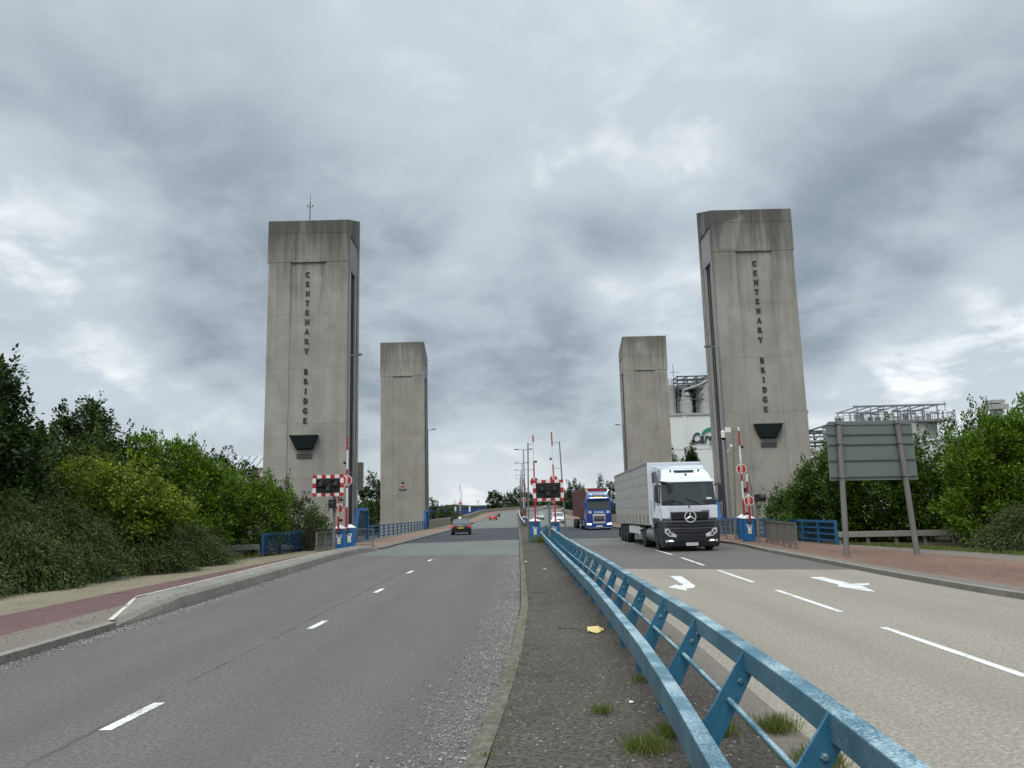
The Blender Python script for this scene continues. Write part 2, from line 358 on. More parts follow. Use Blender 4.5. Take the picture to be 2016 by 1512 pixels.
# ------------------------------------------------------------------ mesh helpers
class MB:
    def __init__(s): s.v = []; s.f = []; s.m = []
    def add(s, vs, fs, mi=0):
        o = len(s.v); s.v += [tuple(q) for q in vs]; s.f += [tuple(o+i for i in q) for q in fs]; s.m += [mi]*len(fs); return s
    def box(s, x0, x1, y0, y1, z0, z1, mi=0):
        return s.add([(x0, y0, z0), (x1, y0, z0), (x1, y1, z0), (x0, y1, z0), (x0, y0, z1), (x1, y0, z1), (x1, y1, z1), (x0, y1, z1)],
                     [(0, 3, 2, 1), (4, 5, 6, 7), (0, 1, 5, 4), (1, 2, 6, 5), (2, 3, 7, 6), (3, 0, 4, 7)], mi)
    def beam(s, a, b, w_, h, mi=0, up=(0, 0, 1)):
        a = Vector(a); b = Vector(b); d = (b-a).normalized(); r = d.cross(Vector(up))
        if r.length < 1e-4: r = Vector((1, 0, 0))
        r.normalize(); u = r.cross(d); r *= w_/2; u *= h/2
        return s.add([a-r-u, a+r-u, a+r+u, a-r+u, b-r-u, b+r-u, b+r+u, b-r+u],
                     [(0, 1, 2, 3), (7, 6, 5, 4), (0, 4, 5, 1), (1, 5, 6, 2), (2, 6, 7, 3), (3, 7, 4, 0)], mi)
    def tube(s, a, b, r0, r1=None, n=8, mi=0):
        r1 = r0 if r1 is None else r1
        a = Vector(a); b = Vector(b); d = (b-a).normalized()
        x = d.orthogonal().normalized(); y = d.cross(x); vs = []
        for p, r in ((a, r0), (b, r1)):
            for i in range(n):
                t = 2*math.pi*i/n; vs.append(p + x*(r*math.cos(t)) + y*(r*math.sin(t)))
        fs = [(i, (i+1) % n, n+(i+1) % n, n+i) for i in range(n)] + [tuple(range(n-1, -1, -1)), tuple(range(n, 2*n))]
        return s.add(vs, fs, mi)
    def prism(s, poly, plane, a, b, mi=0, cap0=True, cap1=True):
        m = {'xy': lambda u, v, k: (u, v, k), 'xz': lambda u, v, k: (u, k, v), 'yz': lambda u, v, k: (k, u, v)}[plane]
        n = len(poly); fa = a if callable(a) else (lambda u, v: a); fb = b if callable(b) else (lambda u, v: b)
        vs = [m(u, v, fa(u, v)) for u, v in poly] + [m(u, v, fb(u, v)) for u, v in poly]
        fs = [(i, (i+1) % n, n+(i+1) % n, n+i) for i in range(n)]
        if cap0: fs.append(tuple(range(n-1, -1, -1)))
        if cap1: fs.append(tuple(range(n, 2*n)))
        return s.add(vs, fs, mi)
    def lathe(s, prof, c, axis='z', n=20, mi=0):
        c = Vector(c); vs = []
        for r, h in prof:
            for i in range(n):
                t = 2*math.pi*i/n; p = (r*math.cos(t), r*math.sin(t), h)
                p = {'z': (p[0], p[1], p[2]), 'x': (p[2], p[0], p[1]), 'y': (p[0], p[2], p[1])}[axis]
                vs.append(c+Vector(p))
        fs = []
        for j in range(len(prof)-1):
            fs += [(j*n+i, j*n+(i+1) % n, (j+1)*n+(i+1) % n, (j+1)*n+i) for i in range(n)]
        fs += [tuple(range(n-1, -1, -1)), tuple(range((len(prof)-1)*n, len(prof)*n))]
        return s.add(vs, fs, mi)
    def loft(s, rings, mi=0, caps=True):
        n = len(rings[0]); vs = [p for r in rings for p in r]; fs = []
        for j in range(len(rings)-1):
            fs += [(j*n+i, j*n+(i+1) % n, (j+1)*n+(i+1) % n, (j+1)*n+i) for i in range(n)]
        if caps: fs += [tuple(range(n-1, -1, -1)), tuple(range((len(rings)-1)*n, len(rings)*n))]
        return s.add(vs, fs, mi)
    def build(s, name, mat, parent=None, bevel=0., smooth=None, fix=True, loc=None):
        me = bpy.data.meshes.new(name); me.from_pydata(s.v, [], s.f)
        mats = mat if isinstance(mat, (list, tuple)) else [mat]
        for q in mats: me.materials.append(MT[q] if isinstance(q, str) else q)
        if len(mats) > 1: me.polygons.foreach_set('material_index', s.m)
        if fix:
            bm = bmesh.new(); bm.from_mesh(me); bmesh.ops.recalc_face_normals(bm, faces=bm.faces); bm.to_mesh(me); bm.free()
        if smooth:
            me.polygons.foreach_set('use_smooth', [True]*len(me.polygons)); me.set_sharp_from_angle(angle=R(smooth))
        me.update()
        o = bpy.data.objects.new(name, me); C.objects.link(o)
        if parent: o.parent = parent
        if loc is not None: o.location = loc
        if bevel:
            b = o.modifiers.new('bevel', 'BEVEL'); b.width = bevel; b.segments = 2; b.limit_method = 'ANGLE'; b.angle_limit = R(35)
            b.harden_normals = False
        return o
def tag(o, label=None, cat=None, group=None, kind=None):
    for k, v in (('label', label), ('category', cat), ('group', group), ('kind', kind)):
        if v: o[k] = v
    return o
def empty(name, loc, label, cat, rz=0., group=None):
    o = bpy.data.objects.new(name, None); C.objects.link(o); o.location = loc; o.rotation_euler = (0, 0, rz); o.empty_display_size = .2
    return tag(o, label, cat, group)
def copy_tree(o, parent=None):
    c = o.copy(); C.objects.link(c); c.parent = parent
    for ch in list(o.children): copy_tree(ch, c)
    return c
def struct(o, label=None):
    o['kind'] = 'structure'
    if label: o['label'] = label
    return o
def text_mesh(txt, size, depth, name, mat, parent, M4, shear=0., bold=0., sx=1.):
    cu = bpy.data.curves.new('txt', 'FONT'); cu.body = txt; cu.size = size; cu.extrude = depth; cu.align_x = 'CENTER'; cu.align_y = 'CENTER'
    cu.shear = shear; cu.offset = bold; cu.resolution_u = 3
    ob = bpy.data.objects.new('txt', cu); C.objects.link(ob)
    dg = bpy.context.evaluated_depsgraph_get(); me = bpy.data.meshes.new_from_object(ob.evaluated_get(dg)); bpy.data.objects.remove(ob)
    me.transform(M4 @ Matrix.Diagonal((sx, 1, 1, 1))); me.name = name; me.materials.clear(); me.materials.append(MT[mat])
    o = bpy.data.objects.new(name, me); C.objects.link(o); o.parent = parent; return o
FACE = Matrix.Rotation(R(90), 4, 'X')       # text laid in xy stands up and faces -Y
def TF(x, y, z): return Matrix.Translation((x, y, z)) @ FACE

# ------------------------------------------------------------------ road geometry
S0, RAD = 235., 260.
def zr(s):
    return float(np.interp(s, [-50, 95, 125, 171, 222, 270, 320, 370, 420, 900], [0, 0, .10, .42, 1.25, 2.3, 3.35, 4.1, 4.3, 4.3]))
def P(s, X, dz=0.):
    if s <= S0: return Vector((X, s, zr(s)+dz))
    a = (s-S0)/RAD; return Vector((RAD-(RAD-X)*math.cos(a), S0+(RAD-X)*math.sin(a), zr(s)+dz))
KLs = [-8, 3, 11, 14, 18.5, 27, 34, 40, 42, 46, 54, 104, 600]; KLx = [-6.7, -6.72, -6.8, -6.93, -7.08, -7.5, -7.84, -7.85, -7.55, -7.42, -7.45, -7.5, -7.5]
KRs = [-8, 12, 16, 20, 26, 33, 38, 42, 54, 600]; KRx = [9.6, 9.4, 9.25, 9.36, 9.76, 10.2, 10.75, 10.8, 10.5, 10.5]
MLs = [-8, 3, 6, 8, 10.4, 15, 24, 57, 144, 600]; MLx = [-1.0, -.62, -.39, -.24, -.11, .04, .09, .2, .4, .5]
MRs = [-8, 6, 10, 14, 20, 57, 600]; MRx = [2.1, 2.16, 2.3, 2.36, 2.38, 2.45, 2.5]
KL = lambda s: float(np.interp(s, KLs, KLx)); KR = lambda s: float(np.interp(s, KRs, KRx))
ML = lambda s: float(np.interp(s, MLs, MLx)); MR = lambda s: float(np.interp(s, MRs, MRx))
def stations(a, b):
    q = [a]; s = a
    while s < b-.01:
        s = min(b, s + (1.5 if s < 60 else 6 if s < 200 else 10)); q.append(s)
    return q
def strip(name, a, b, XL, XR, dz, mat, za=None, slope=0., nx=1):
    XL_ = XL if callable(XL) else (lambda s: XL); XR_ = XR if callable(XR) else (lambda s: XR)
    a0, a1 = a if isinstance(a, tuple) else (a, a); b0, b1 = b if isinstance(b, tuple) else (b, b)
    m = MB(); q = np.linspace(0, 1, len(stations(min(a0, a1), max(b0, b1))))
    pts = []
    for t in q:
        sl_, sr_ = a0+(b0-a0)*t, a1+(b1-a1)*t
        h_ = dz if callable(dz) else (lambda s: dz); pts.append(P(sl_, XL_(sl_), h_(sl_))); pts.append(P(sr_, XR_(sr_), h_(sr_)))
    m.add(pts, [(2*i, 2*i+1, 2*i+3, 2*i+2) for i in range(len(q)-1)])
    return struct(m.build(name, mat))
def ridge(name, a, b, prof, mat, bevel=0., ends=True, kind='structure'):
    # prof(s) -> list of (X, z) going round the cross-section
    m = MB(); m.loft([[P(s, X, z) for X, z in prof(s)] for s in stations(a, b)])
    o = m.build(name, mat, bevel=bevel)
    if kind: o['kind'] = kind
    return o

# land
def sheet(name, pts, mat):
    m = MB(); m.add(pts, [tuple(range(len(pts)))]); return struct(m.build(name, mat))
sheet('ground', [(-400, -60, -.16), (400, -60, -.16), (400, 55, -.16), (-400, 55, -.16)], 'soil')
sheet('far_ground', [(-6000, 100, -.6), (6000, 100, -.6), (6000, 9000, -.6), (-6000, 9000, -.6)], 'grassland')
sheet('canal_water', [(-500, 54, -7.2), (500, 54, -7.2), (500, 101, -7.2), (-500, 101, -7.2)], 'water')
m = MB(); m.box(-400, 400, 54.6, 55.2, -9, -.17); struct(m.build('near_bank', 'wall'))
m = MB(); m.box(-400, 400, 99.6, 100.2, -9, -.61); struct(m.build('far_bank', 'wall'))
# embankment under the far approach road
m = MB(); m.loft([[P(s, -16, -1.5-zr(s)), P(s, -11.4, -.06), P(s, 14.4, -.06), P(s, 20, -1.5-zr(s))] for s in stations(100, 460)]); struct(m.build('road_embankment', 'grassland'))
m = MB(); m.loft([[P(s, X, z) for X, z in ((-11.3, -1.4), (-11.3, -.03), (14.2, -.03), (14.2, -1.4))] for s in (55.2, 70, 85, 99.6)]); struct(m.build('bridge_deck', 'wall'))
# carriageways: a base surface, then each resurfaced patch 4 mm above it
strip('left_carriageway', -8, 460, KL, ML, 0., 'asphalt_green')
strip('right_carriageway', -8, 460, MR, KR, 0., 'asphalt_green')
strip('grey_road_patch', -8, (37.8, 34.6), KL, ML, .004, 'asphalt')
strip('deck_road_patch', (52.2, 54.6), (99, 100.5), KL, ML, .004, 'asphalt_deck')
strip('beige_road_patch', -8, (25.2, 22.4), MR, KR, .004, 'beige')
strip('grey_road_patch', (25.2, 22.4), (43, 42), MR, KR, .004, 'asphalt')
strip('deck_road_patch', (54.0, 51.6), (99, 98.5), MR, KR, .004, 'asphalt_deck')
# markings
def mark(s0, s1, x0, x1, w_, dz=.008):
    m = MB(); a_, b_ = P(s0, x0, dz), P(s1, x1, dz); d = (b_-a_).normalized(); r = Vector((d.y, -d.x, 0))*w_/2
    m.add([a_-r, a_+r, b_+r, b_-r], [(0, 1, 2, 3)]); return struct(m.build('lane_marking', 'white_line'))
for s0, x in ((7.2, -3.66), (13.2, -3.44), (19.1, -3.42), (25.2, -3.48), (31.6, -3.53)): mark(s0, s0+1.0, x, x+.03, .115)
for s0 in range(202, 300, 9): mark(s0, s0+3, -3.5, -3.5, .12)
for a0, a1, x0, x1 in ((2.5, 6.2, 4.95, 5.14), (8.4, 11.9, 5.24, 5.39), (13.7, 17.45, 5.51, 5.66), (19.35, 23.35, 5.73, 5.9), (25.5, 29.8, 6.0, 6.19), (31.9, 35.9, 6.25, 6.3)):
    mark(a0, a1, x0, x1, .115)
def arrow(pts):
    m = MB(); q = [gr(x, y, .009) for x, y in pts]; m.add(q, [tuple(range(len(q)))]); return struct(m.build('road_arrow', 'white_line'))
arrow([(1319, 1134), (1341, 1134), (1369, 1153), (1366, 1157), (1350, 1159), (1353, 1163), (1315, 1156), (1330, 1151), (1338, 1153), (1346, 1152)])
arrow([(1592, 1136), (1620, 1136), (1676, 1149), (1711, 1148), (1712, 1151), (1696, 1153), (1724, 1165), (1700, 1163), (1648, 1154), (1652, 1151)])

# kerbs and footways
ridge('kerb', -8, 13.8, lambda s: [(KL(s), -.05), (KL(s)+.0, .12), (KL(s)-.16, .125), (KL(s)-.16, -.05)], 'kerb')
def rk(s):
    k = KL(s); t = min(1, max(0, (s-13.8)/2.6)); t2 = min(1, max(0, (43.2-s)/1.6)); h = .13+.17*min(t, t2); wd = .18+.66*min(t, t2)
    return [(k, -.05), (k-.02, .05), (k-.07, h-.07), (k-.16, h), (k-wd, h+.015), (k-wd, -.05)]
ridge('raised_kerb', 13.8, 43.2, rk, 'kerb')
strip('kerb_white_line', 16.2, 42, lambda s: KL(s)-.80, lambda s: KL(s)-.735, .318, 'kerb_line')
strip('kerb_white_line', (13.9, 13.9), (16.2, 16.2), lambda s: KL(s)-.2-.60*(s-13.9)/2.3, lambda s: KL(s)-.10-.635*(s-13.9)/2.3, lambda s: .15+.168*min(1, (s-13.9)/2.6), 'kerb_line')
ridge('kerb', 43.2, 460, lambda s: [(KL(s), -.05), (KL(s), .12), (KL(s)-.16, .125), (KL(s)-.16, -.05)], 'kerb')
ridge('kerb', -8, 460, lambda s: [(KR(s), -.05), (KR(s), .12), (KR(s)+.16, .125), (KR(s)+.16, -.05)], 'kerb')
LR1 = lambda s: float(np.interp(s, [-8, 12, 17, 34, 46, 600], [-7.6, -7.95, -8.25, -8.75, -8.0, -8.0]))
LR2 = lambda s: float(np.interp(s, [-8, 15, 20, 36, 50, 600], [-9.75, -9.85, -9.95, -9.9, -10.2, -10.2]))
LV = lambda s: float(np.interp(s, [-8, 16, 20, 23, 29, 35, 45, 600], [-13.4, -13.1, -12.8, -12.4, -11.9, -11.75, -11.0, -11.0]))
strip('paving_strip', -8, 460, lambda s: LR1(s), lambda s: KL(s)-.16, .118, 'pave')
strip('red_cycle_path', -8, 46, LR2, LR1, .116, 'red')
strip('tan_footway', 46, 460, LR2, LR1, .116, 'tan')
strip('pale_verge', -8, 460, LV, LR2, .114, 'verge')
strip('path_edge_line', -8, 13.6, lambda s: LR1(s)-.03, lambda s: LR1(s)+.05, .122, 'verge')
ridge('edging_kerb', -8, 36, lambda s: [(LV(s)-.08, -.05), (LV(s)-.08, .15), (LV(s), .15), (LV(s), -.05)], 'kerb')
RR1 = lambda s: float(np.interp(s, [-8, 12, 20, 26, 33, 600], [10.2, 10.1, 9.95, 10.3, 10.75, 11.1]))
RR2 = lambda s: float(np.interp(s, [-8, 16, 22, 33, 42, 600], [14.6, 14.4, 14.2, 13.9, 13.2, 13.2]))
RV = lambda s: float(np.interp(s, [-8, 16, 22, 30, 36, 50, 600], [17, 16.5, 16.2, 15.2, 13.95, 13.95, 13.95]))
strip('paving_strip', -8, 460, lambda s: KR(s)+.16, RR1, .118, 'pave')
strip('red_footway', -8, 50, RR1, RR2, .116, 'red_right')
strip('tan_footway', 50, 460, RR1, RR2, .116, 'tan')
strip('pale_verge', -8, 460, RR2, RV, .114, 'pave')
# the planted ground behind the footways
strip('planting_bed', -8, 54, -60, LV, .06, 'soil'); strip('planting_bed', -8, 54, RV, 60, .06, 'soil')
# median
ridge('median_kerb', -8, 460, lambda s: [(ML(s), -.05), (ML(s)+.02, .085), (ML(s)+.16, .095), (ML(s)+.16, -.05)], 'kerb_moss')
strip('median_pavement', -8, 460, lambda s: ML(s)+.16, lambda s: MR(s)-.32, .088, 'median')
ridge('median_kerb', -8, 460, lambda s: [(MR(s), -.05), (MR(s)-.01, .075), (MR(s)-.32, .092), (MR(s)-.32, -.05)], 'pave')

# loose chippings swept against the kerbs
def stones(name, n, fn, smin, smax):
    m = MB()
    base = np.array([(1, 0, 0), (-1, 0, 0), (0, 1, 0), (0, -1, 0), (0, 0, 1), (0, 0, -1)], float)
    F8 = [(0, 2, 4), (2, 1, 4), (1, 3, 4), (3, 0, 4), (2, 0, 5), (1, 2, 5), (3, 1, 5), (0, 3, 5)]
    V = np.zeros((n*6, 3)); Fs = np.zeros((n*8, 3), int)
    for i in range(n):
        x, y, z = fn(); r = rng.uniform(smin, smax)*rng.choice([.7, 1, 1, 1.5])
        q = rng.normal(size=(3, 3)); q, _ = np.linalg.qr(q)
        V[i*6:i*6+6] = (base*np.array([r, r*.7, r*.45])*rng.uniform(.7, 1.2, (6, 1)))@q.T + (x, y, z+r*.25)
        Fs[i*8:i*8+8] = np.array(F8)+i*6
    me = bpy.data.meshes.new(name); me.from_pydata(V.tolist(), [], Fs.tolist()); me.materials.append(MT[name == 'x' and 'stone' or 'stone'])
    o = bpy.data.objects.new(name, me); C.objects.link(o); o['kind'] = 'stuff'; return o
def left_stone():
    s = 5+40*rng.random()**1.7; return (KL(s)+abs(rng.normal(0, .16))+.02, s, .006)
def med_stone():
    s = 2.5+32*rng.random()**1.8; return (ML(s)-abs(rng.normal(0, .30))*(1.25 if s < 9 else 1)-.01, s, .006)
def top_stone():
    s = 3+25*rng.random()**1.6; return (rng.uniform(ML(s)+.1, MR(s)-.35), s, .09)
stones('loose_chippings', 5200, left_stone, .009, .019)
stones('loose_chippings', 13000, med_stone, .007, .015)
stones('loose_chippings', 800, top_stone, .004, .010)

# ------------------------------------------------------------------ lift towers
CX, SHALF, TW, TT = 1.506, 12.75, 5.55, 4.0
def arc(cx, cy, rx, ry, a0, a1, n=9):
    return [(cx+rx*math.cos(R(a0+(a1-a0)*i/n)), cy+ry*math.sin(R(a0+(a1-a0)*i/n))) for i in range(n+1)]
K, k_ = .235, .12
SER = lambda x, y, w=.26: ([(x-w/2, y), (x+w/2, y)], .07)
GLYPH = {
    'C': [(arc(.36, .5, .27, .44, 48, 312, 12), K), ([(.60, .70), (.60, .95)], .07)],
    'G': [(arc(.36, .5, .27, .44, 48, 300, 12), K), ([(.60, .70), (.60, .95)], .07), ([(.58, .06), (.58, .42)], .16), SER(.56, .42)],
    'E': [([(.20, .0), (.20, 1)], K), ([(.06, .965), (.62, .965)], .08), ([(.06, .035), (.64, .035)], .08), ([(.2, .52), (.48, .52)], .08), ([(.60, .78), (.60, 1)], .07), ([(.62, .0), (.62, .25)], .07), ([(.48, .40), (.48, .64)], .06)],
    'N': [([(.16, 0), (.16, 1)], k_), ([(.62, 0), (.62, 1)], k_), ([(.14, .98), (.62, .02)], K), SER(.16, .035), SER(.1, .965, .2), SER(.62, .965)],
    'T': [([(.36, 0), (.36, 1)], K), ([(.06, .955), (.66, .955)], .09), ([(.08, .75), (.08, 1)], .07), ([(.64, .75), (.64, 1)], .07), SER(.36, .035, .34)],
    'A': [([(.12, 0), (.36, 1)], k_), ([(.34, 1), (.60, 0)], K), ([(.2, .34), (.52, .34)], .08), SER(.12, .035, .22), SER(.6, .035, .28)],
    'R': [([(.18, 0), (.18, 1)], K), (arc(.30, .74, .22, .22, 100, -100, 8), .15), ([(.18, .965), (.34, .965)], .08), ([(.18, .50), (.36, .50)], .08), ([(.36, .5), (.62, .02)], K), SER(.18, .035), SER(.64, .035, .16), SER(.12, .965, .2)],
    'B': [([(.18, 0), (.18, 1)], K), (arc(.32, .75, .20, .205, 100, -100, 8), .15), (arc(.34, .265, .23, .225, 100, -100, 8), .16), ([(.06, .965), (.34, .965)], .08), ([(.18, .52), (.34, .52)], .08), ([(.06, .035), (.36, .035)], .08)],
    'D': [([(.18, 0), (.18, 1)], K), (arc(.28, .5, .32, .45, 96, -96, 12), K), ([(.06, .965), (.32, .965)], .08), ([(.06, .035), (.32, .035)], .08)],
    'I': [([(.36, 0), (.36, 1)], K), SER(.36, .035, .36), SER(.36, .965, .36)],
    'Y': [([(.36, 0), (.36, .48)], K), ([(.36, .44), (.10, 1)], K), ([(.37, .44), (.62, 1)], k_), SER(.36, .035, .34), SER(.12, .965, .28), SER(.60, .965, .24)],
}
def glyph(ch, size, depth):
    m = MB(); j = 0
    for line, wd in GLYPH[ch]:
        for (x0, y0), (x1, y1) in zip(line[:-1], line[1:]):
            d = Vector((x1-x0, y1-y0)); 
            if d.length < 1e-5: continue
            n = Vector((-d.y, d.x)).normalized()*wd/2; e = d.normalized()*.02 if len(line) > 2 else Vector((0, 0))
            q = [Vector((x0, y0))-e-n, Vector((x1, y1))+e-n, Vector((x1, y1))+e+n, Vector((x0, y0))-e+n]
            m.prism([((p.x-.36)*size*1.28, (p.y-.5)*size) for p in q], 'xz', -depth-j*.0012, 0); j += 1
    return m
def tower(sg, Y0, far, label, mat):
    root = empty('lift_tower', (CX+sg*SHALF, Y0, 0), label, 'tower', group='concrete lift bridge towers')
    X = lambda x: sg*x
    zR, zS, Ht, Hb = 19.45, 21.55, 22.5, 23.9
    if far: Ht, Hb = 23.9, 22.5; zS = 21.3
    fr = [(0, 0), (TW*.285, 0), (TW*.285, .07), (TW*.715, .07), (TW*.715, 0), (TW, 0)]
    fl = [(0, 0), (TW, 0)]
    slot = [(TW, TT), (0, TT), (0, TT-.55), (1.7, TT-.55), (1.7, .75), (0, .75)]
    flat = [(TW, TT), (0, TT)]
    mk = lambda p: [(X(a), b) for a, b in p]
    m = MB(); m.prism(mk(fr+slot), 'xy', -8, zR, cap1=False)
    m.prism(mk([(a if a < TW-.01 else TW+.09, b) for a, b in fl+slot]), 'xy', zR, zS, cap1=False)
    m.prism(mk([(a if a < TW-.01 else TW+.09, b) for a, b in fl+flat]), 'xy', zS, lambda u, v: Ht+(Hb-Ht)*v/TT)
    m.build('shaft', mat, root, bevel=.05)
    # louvre filling the head of the slot, rails and cables below it
    m = MB(); y0, y1 = .78, TT-.58
    zt, zb = (zS-.04, zS-2.35) if not far else (zS-.04, zS-1.9)
    m.box(min(X(.14), X(.2)), max(X(.14), X(.2)), y0, y1, zb, zt)
    n = 9
    for i in range(n):
        y = y0+(y1-y0)*(i+.5)/n; m.box(min(X(.05), X(.14)), max(X(.05), X(.14)), y-.06, y+.06, zb, zt)
    m.build('louvre_panel', 'louvre', root)
    m = MB(); m.box(min(X(1.62), X(1.68)), max(X(1.62), X(1.68)), .77, TT-.57, -7.5, zb+.1); m.build('slot_back', 'dark', root)
    for yy, wd, xo in ((1.12, .30, .06), (TT-1.0, .26, .06), (2.15, .16, .25)):
        m = MB(); m.box(min(X(xo), X(xo+.25)), max(X(xo), X(xo+.25)), yy-wd/2, yy+wd/2, -7, zb-.05); m.build('guide_rail', 'louvre', root)
    for yy, xo, r in ((1.55, .22, .04), (1.8, .3, .04), (2.5, .25, .04), (2.8, .2, .04)):
        m = MB(); m.tube((X(xo), yy, -6), (X(xo), yy, zb-.1), r, n=6); m.build('lift_cable', 'steel_dark', root)
    # cast lintel line over the recessed panel
    m = MB(); m.box(min(X(TW*.265), X(TW*.735)), max(X(TW*.265), X(TW*.735)), -.05, .16, zR-.02, zR+.13); m.build('lintel', mat, root)
    return root
tL = tower(-1, 51.8, False, 'near concrete tower on the left reading CENTENARY BRIDGE with a mast on its roof', 'tower')
tR = tower(1, 51.8, False, 'near concrete tower on the right reading CENTENARY BRIDGE, beside the white truck', 'tower')
fL = tower(-1, 97.3, True, 'far concrete tower on the left with a coloured crest low on its face', 'tower_far')
fR = tower(1, 97.3, True, 'far concrete tower on the right between the blue truck and the pale factory', 'tower_far')
ZL = [(c, z) for c, z in zip('CENTENARY', np.linspace(18.55, 13.12, 9))] + [(c, z) for c, z in zip('BRIDGE', np.linspace(11.68, 8.32, 6))]
for t, sg in ((tL, -1), (tR, 1)):
    xm = sg*TW*.505
    for c, z in ZL:
        o = glyph(c, .345, .05).build('letter', 'bronze', t); o.location = (xm, .065, z)
    m = MB(); tz = [(xm-.95, 7.28), (xm+.95, 7.28), (xm+.52, 6.42), (xm-.52, 6.42)]
    m.loft([[(xm-.95, .17, 7.3), (xm+.95, .17, 7.3), (xm+.55, .17, 6.3), (xm-.55, .17, 6.3)], [(xm-.95, -.42, 7.3), (xm+.95, -.42, 7.3), (xm+.52, -.30, 6.42), (xm-.52, -.30, 6.42)]])
    bw = m.build('bay_window', 'black', t)
    m = MB()
    for i in (0, 1): m.box(xm-.75+i*.77, xm-.02+i*.77, -.425, -.405, 6.9, 7.22)
    m = MB(); m.loft([[(xm-.88, -.43, 7.24), (xm+.88, -.43, 7.24), (xm+.50, -.325, 6.48), (xm-.50, -.325, 6.48)], [(xm-.88, -.40, 7.24), (xm+.88, -.40, 7.24), (xm+.50, -.30, 6.48), (xm-.50, -.30, 6.48)]]); m.build('pane', 'blackglass', bw)
    m = MB(); m.box(xm-.52, xm+.52, -.0, .075, 5.78, 6.07); m.build('name_plaque', 'steel_dark', t)
# small details: wind vane mast, floodlight, side cabinet
m = MB(); x = -TW*.55; m.tube((x, 1.2, 22.9), (x, 1.2, 24.4), .035); m.beam((x-.22, 1.2, 24.0), (x+.22, 1.2, 24.0), .03, .03); m.tube((x, 1.2, 24.4), (x, 1.2, 25.0), .015)
for dx in (-.2, .2): m.lathe([(.01, -.06), (.06, 0), (.01, .06)], (x+dx, 1.2, 24.1), n=8)
m.build('weather_mast', 'steel_dark', tL)
m = MB(); m.box(-.05, .32, TT+.002, TT+.5, 3.7, 5.7); m.build('side_cabinet', 'wall', tL, bevel=.02)
# coat of arms: shield, two supporters, helm and scroll
def crest(root, x, y, z, s):
    m = MB()
    sh = [(-.17, .18), (.17, .18), (.17, -.02), (.10, -.18), (0, -.26), (-.10, -.18), (-.17, -.02)]
    m.prism([(x+a*s, z+b*s) for a, b in sh], 'xz', y-.06, y)
    q = m.build('coat_of_arms', 'white', root)
    m = MB(); m.prism([(x+a*s*.8, z+(b*.8-.01)*s) for a, b in sh], 'xz', y-.075, y-.058); m.build('shield', 'red_paint', q)
    for k in (-1, 1):
        m = MB(); m.prism([(x+k*a*s, z+b*s) for a, b in ((.20, .16), (.27, .24), (.34, .14), (.32, 0), (.38, -.14), (.40, -.28), (.28, -.27), (.24, -.1), (.19, -.06))], 'xz', y-.05, y)
        m.build('supporter', 'silo', q)
    m = MB(); m.prism([(x+a*s, z+b*s) for a, b in ((-.12, .22), (.12, .22), (.16, .36), (.06, .44), (0, .50), (-.06, .44), (-.16, .36))], 'xz', y-.07, y); m.build('helm', 'logo', q)
    m = MB(); m.prism([(x+a*s, z+b*s) for a, b in ((-.42, -.30), (-.2, -.38), (.2, -.38), (.42, -.30), (.42, -.40), (.2, -.47), (-.2, -.47), (-.42, -.40))], 'xz', y-.05, y); m.build('scroll', 'logo', q)
crest(fL, -TW*.5+.02, .07, 5.5, 1.15)

# ------------------------------------------------------------------ street lamps
def lamp(loc, h, arm, label, group, double=False, r=.075, mat='pole'):
    root = empty('street_lamp', loc, label, 'street lamp', group=group)
    m = MB(); m.tube((0, 0, 0), (0, 0, h*.3), r*1.25, r*1.15); m.tube((0, 0, h*.3), (0, 0, h), r, r*.62); m.build('pole', mat, root, smooth=50)
    for k in ((-1, 1) if double else (arm/abs(arm),)):
        L = abs(arm); m = MB(); m.tube((0, 0, h-.03), (k*L*.62, 0, h+.03), .032, n=6); m.build('arm', mat, root)
        m = MB(); m.loft([[(k*(L*.52), -.06, h+.0), (k*(L*.52), .06, h), (k*(L*.52), .06, h+.09), (k*(L*.52), -.06, h+.09)], [(k*L*.8, -.16, h-.01), (k*L*.8, .16, h-.01), (k*L*.8, .12, h+.13), (k*L*.8, -.12, h+.13)], [(k*L, -.1, h+.02), (k*L, .1, h+.02), (k*L, .06, h+.1), (k*L, -.06, h+.1)]]); m.build('lamp_head', 'steel_dark', root, smooth=40)
    return root
G_TL = 'street lamps beside the towers'
lamp((-11.02, 51.0, .1), 12.45, .95, 'tall single arm street lamp in front of the near left tower', G_TL)
lpR = lamp((13.92, 51.0, .1), 12.4, -.95, 'tall single arm street lamp with security cameras by the near right tower', G_TL)
lamp((-10.95, 98.5, .1), 12.5, 1.0, 'tall single arm street lamp beside the far left tower with the crest', G_TL)
lamp((14.05, 98.5, .1), 12.5, -1.05, 'tall single arm street lamp beside the far right tower', G_TL)
for i, (Y, X, h) in enumerate(((103, 1.25, 10), (133, 1.3, 10), (158, 1.3, 10), (186, 1.35, 10), (216, 1.4, 10))):
    lamp(P(Y, X, .09), h, 1.25, 'double arm street lamp standing on the central reservation, ' + ('nearest', 'second nearest', 'third nearest', 'fourth nearest', 'farthest')[i] + ' of the row', 'double arm lamps on the central reservation', True, .085, 'steel_dark')
lamp(P(112, 13.0, .1), 5.6, 1.3, 'short street lamp behind the white trailer, with its arm towards the far right tower', None)
m = MB(); m.tube((0, 0, 6.6), (-.18, -.3, 6.6), .04, n=6); m.tube((-.18, -.3, 6.25), (-.18, -.3, 6.55), .14, .15, 10); m.lathe([(.15, 0), (.15, .12), (.02, .2)], (-.18, -.3, 6.55), n=12)
c1 = m.build('security_camera', 'white', lpR, smooth=40)
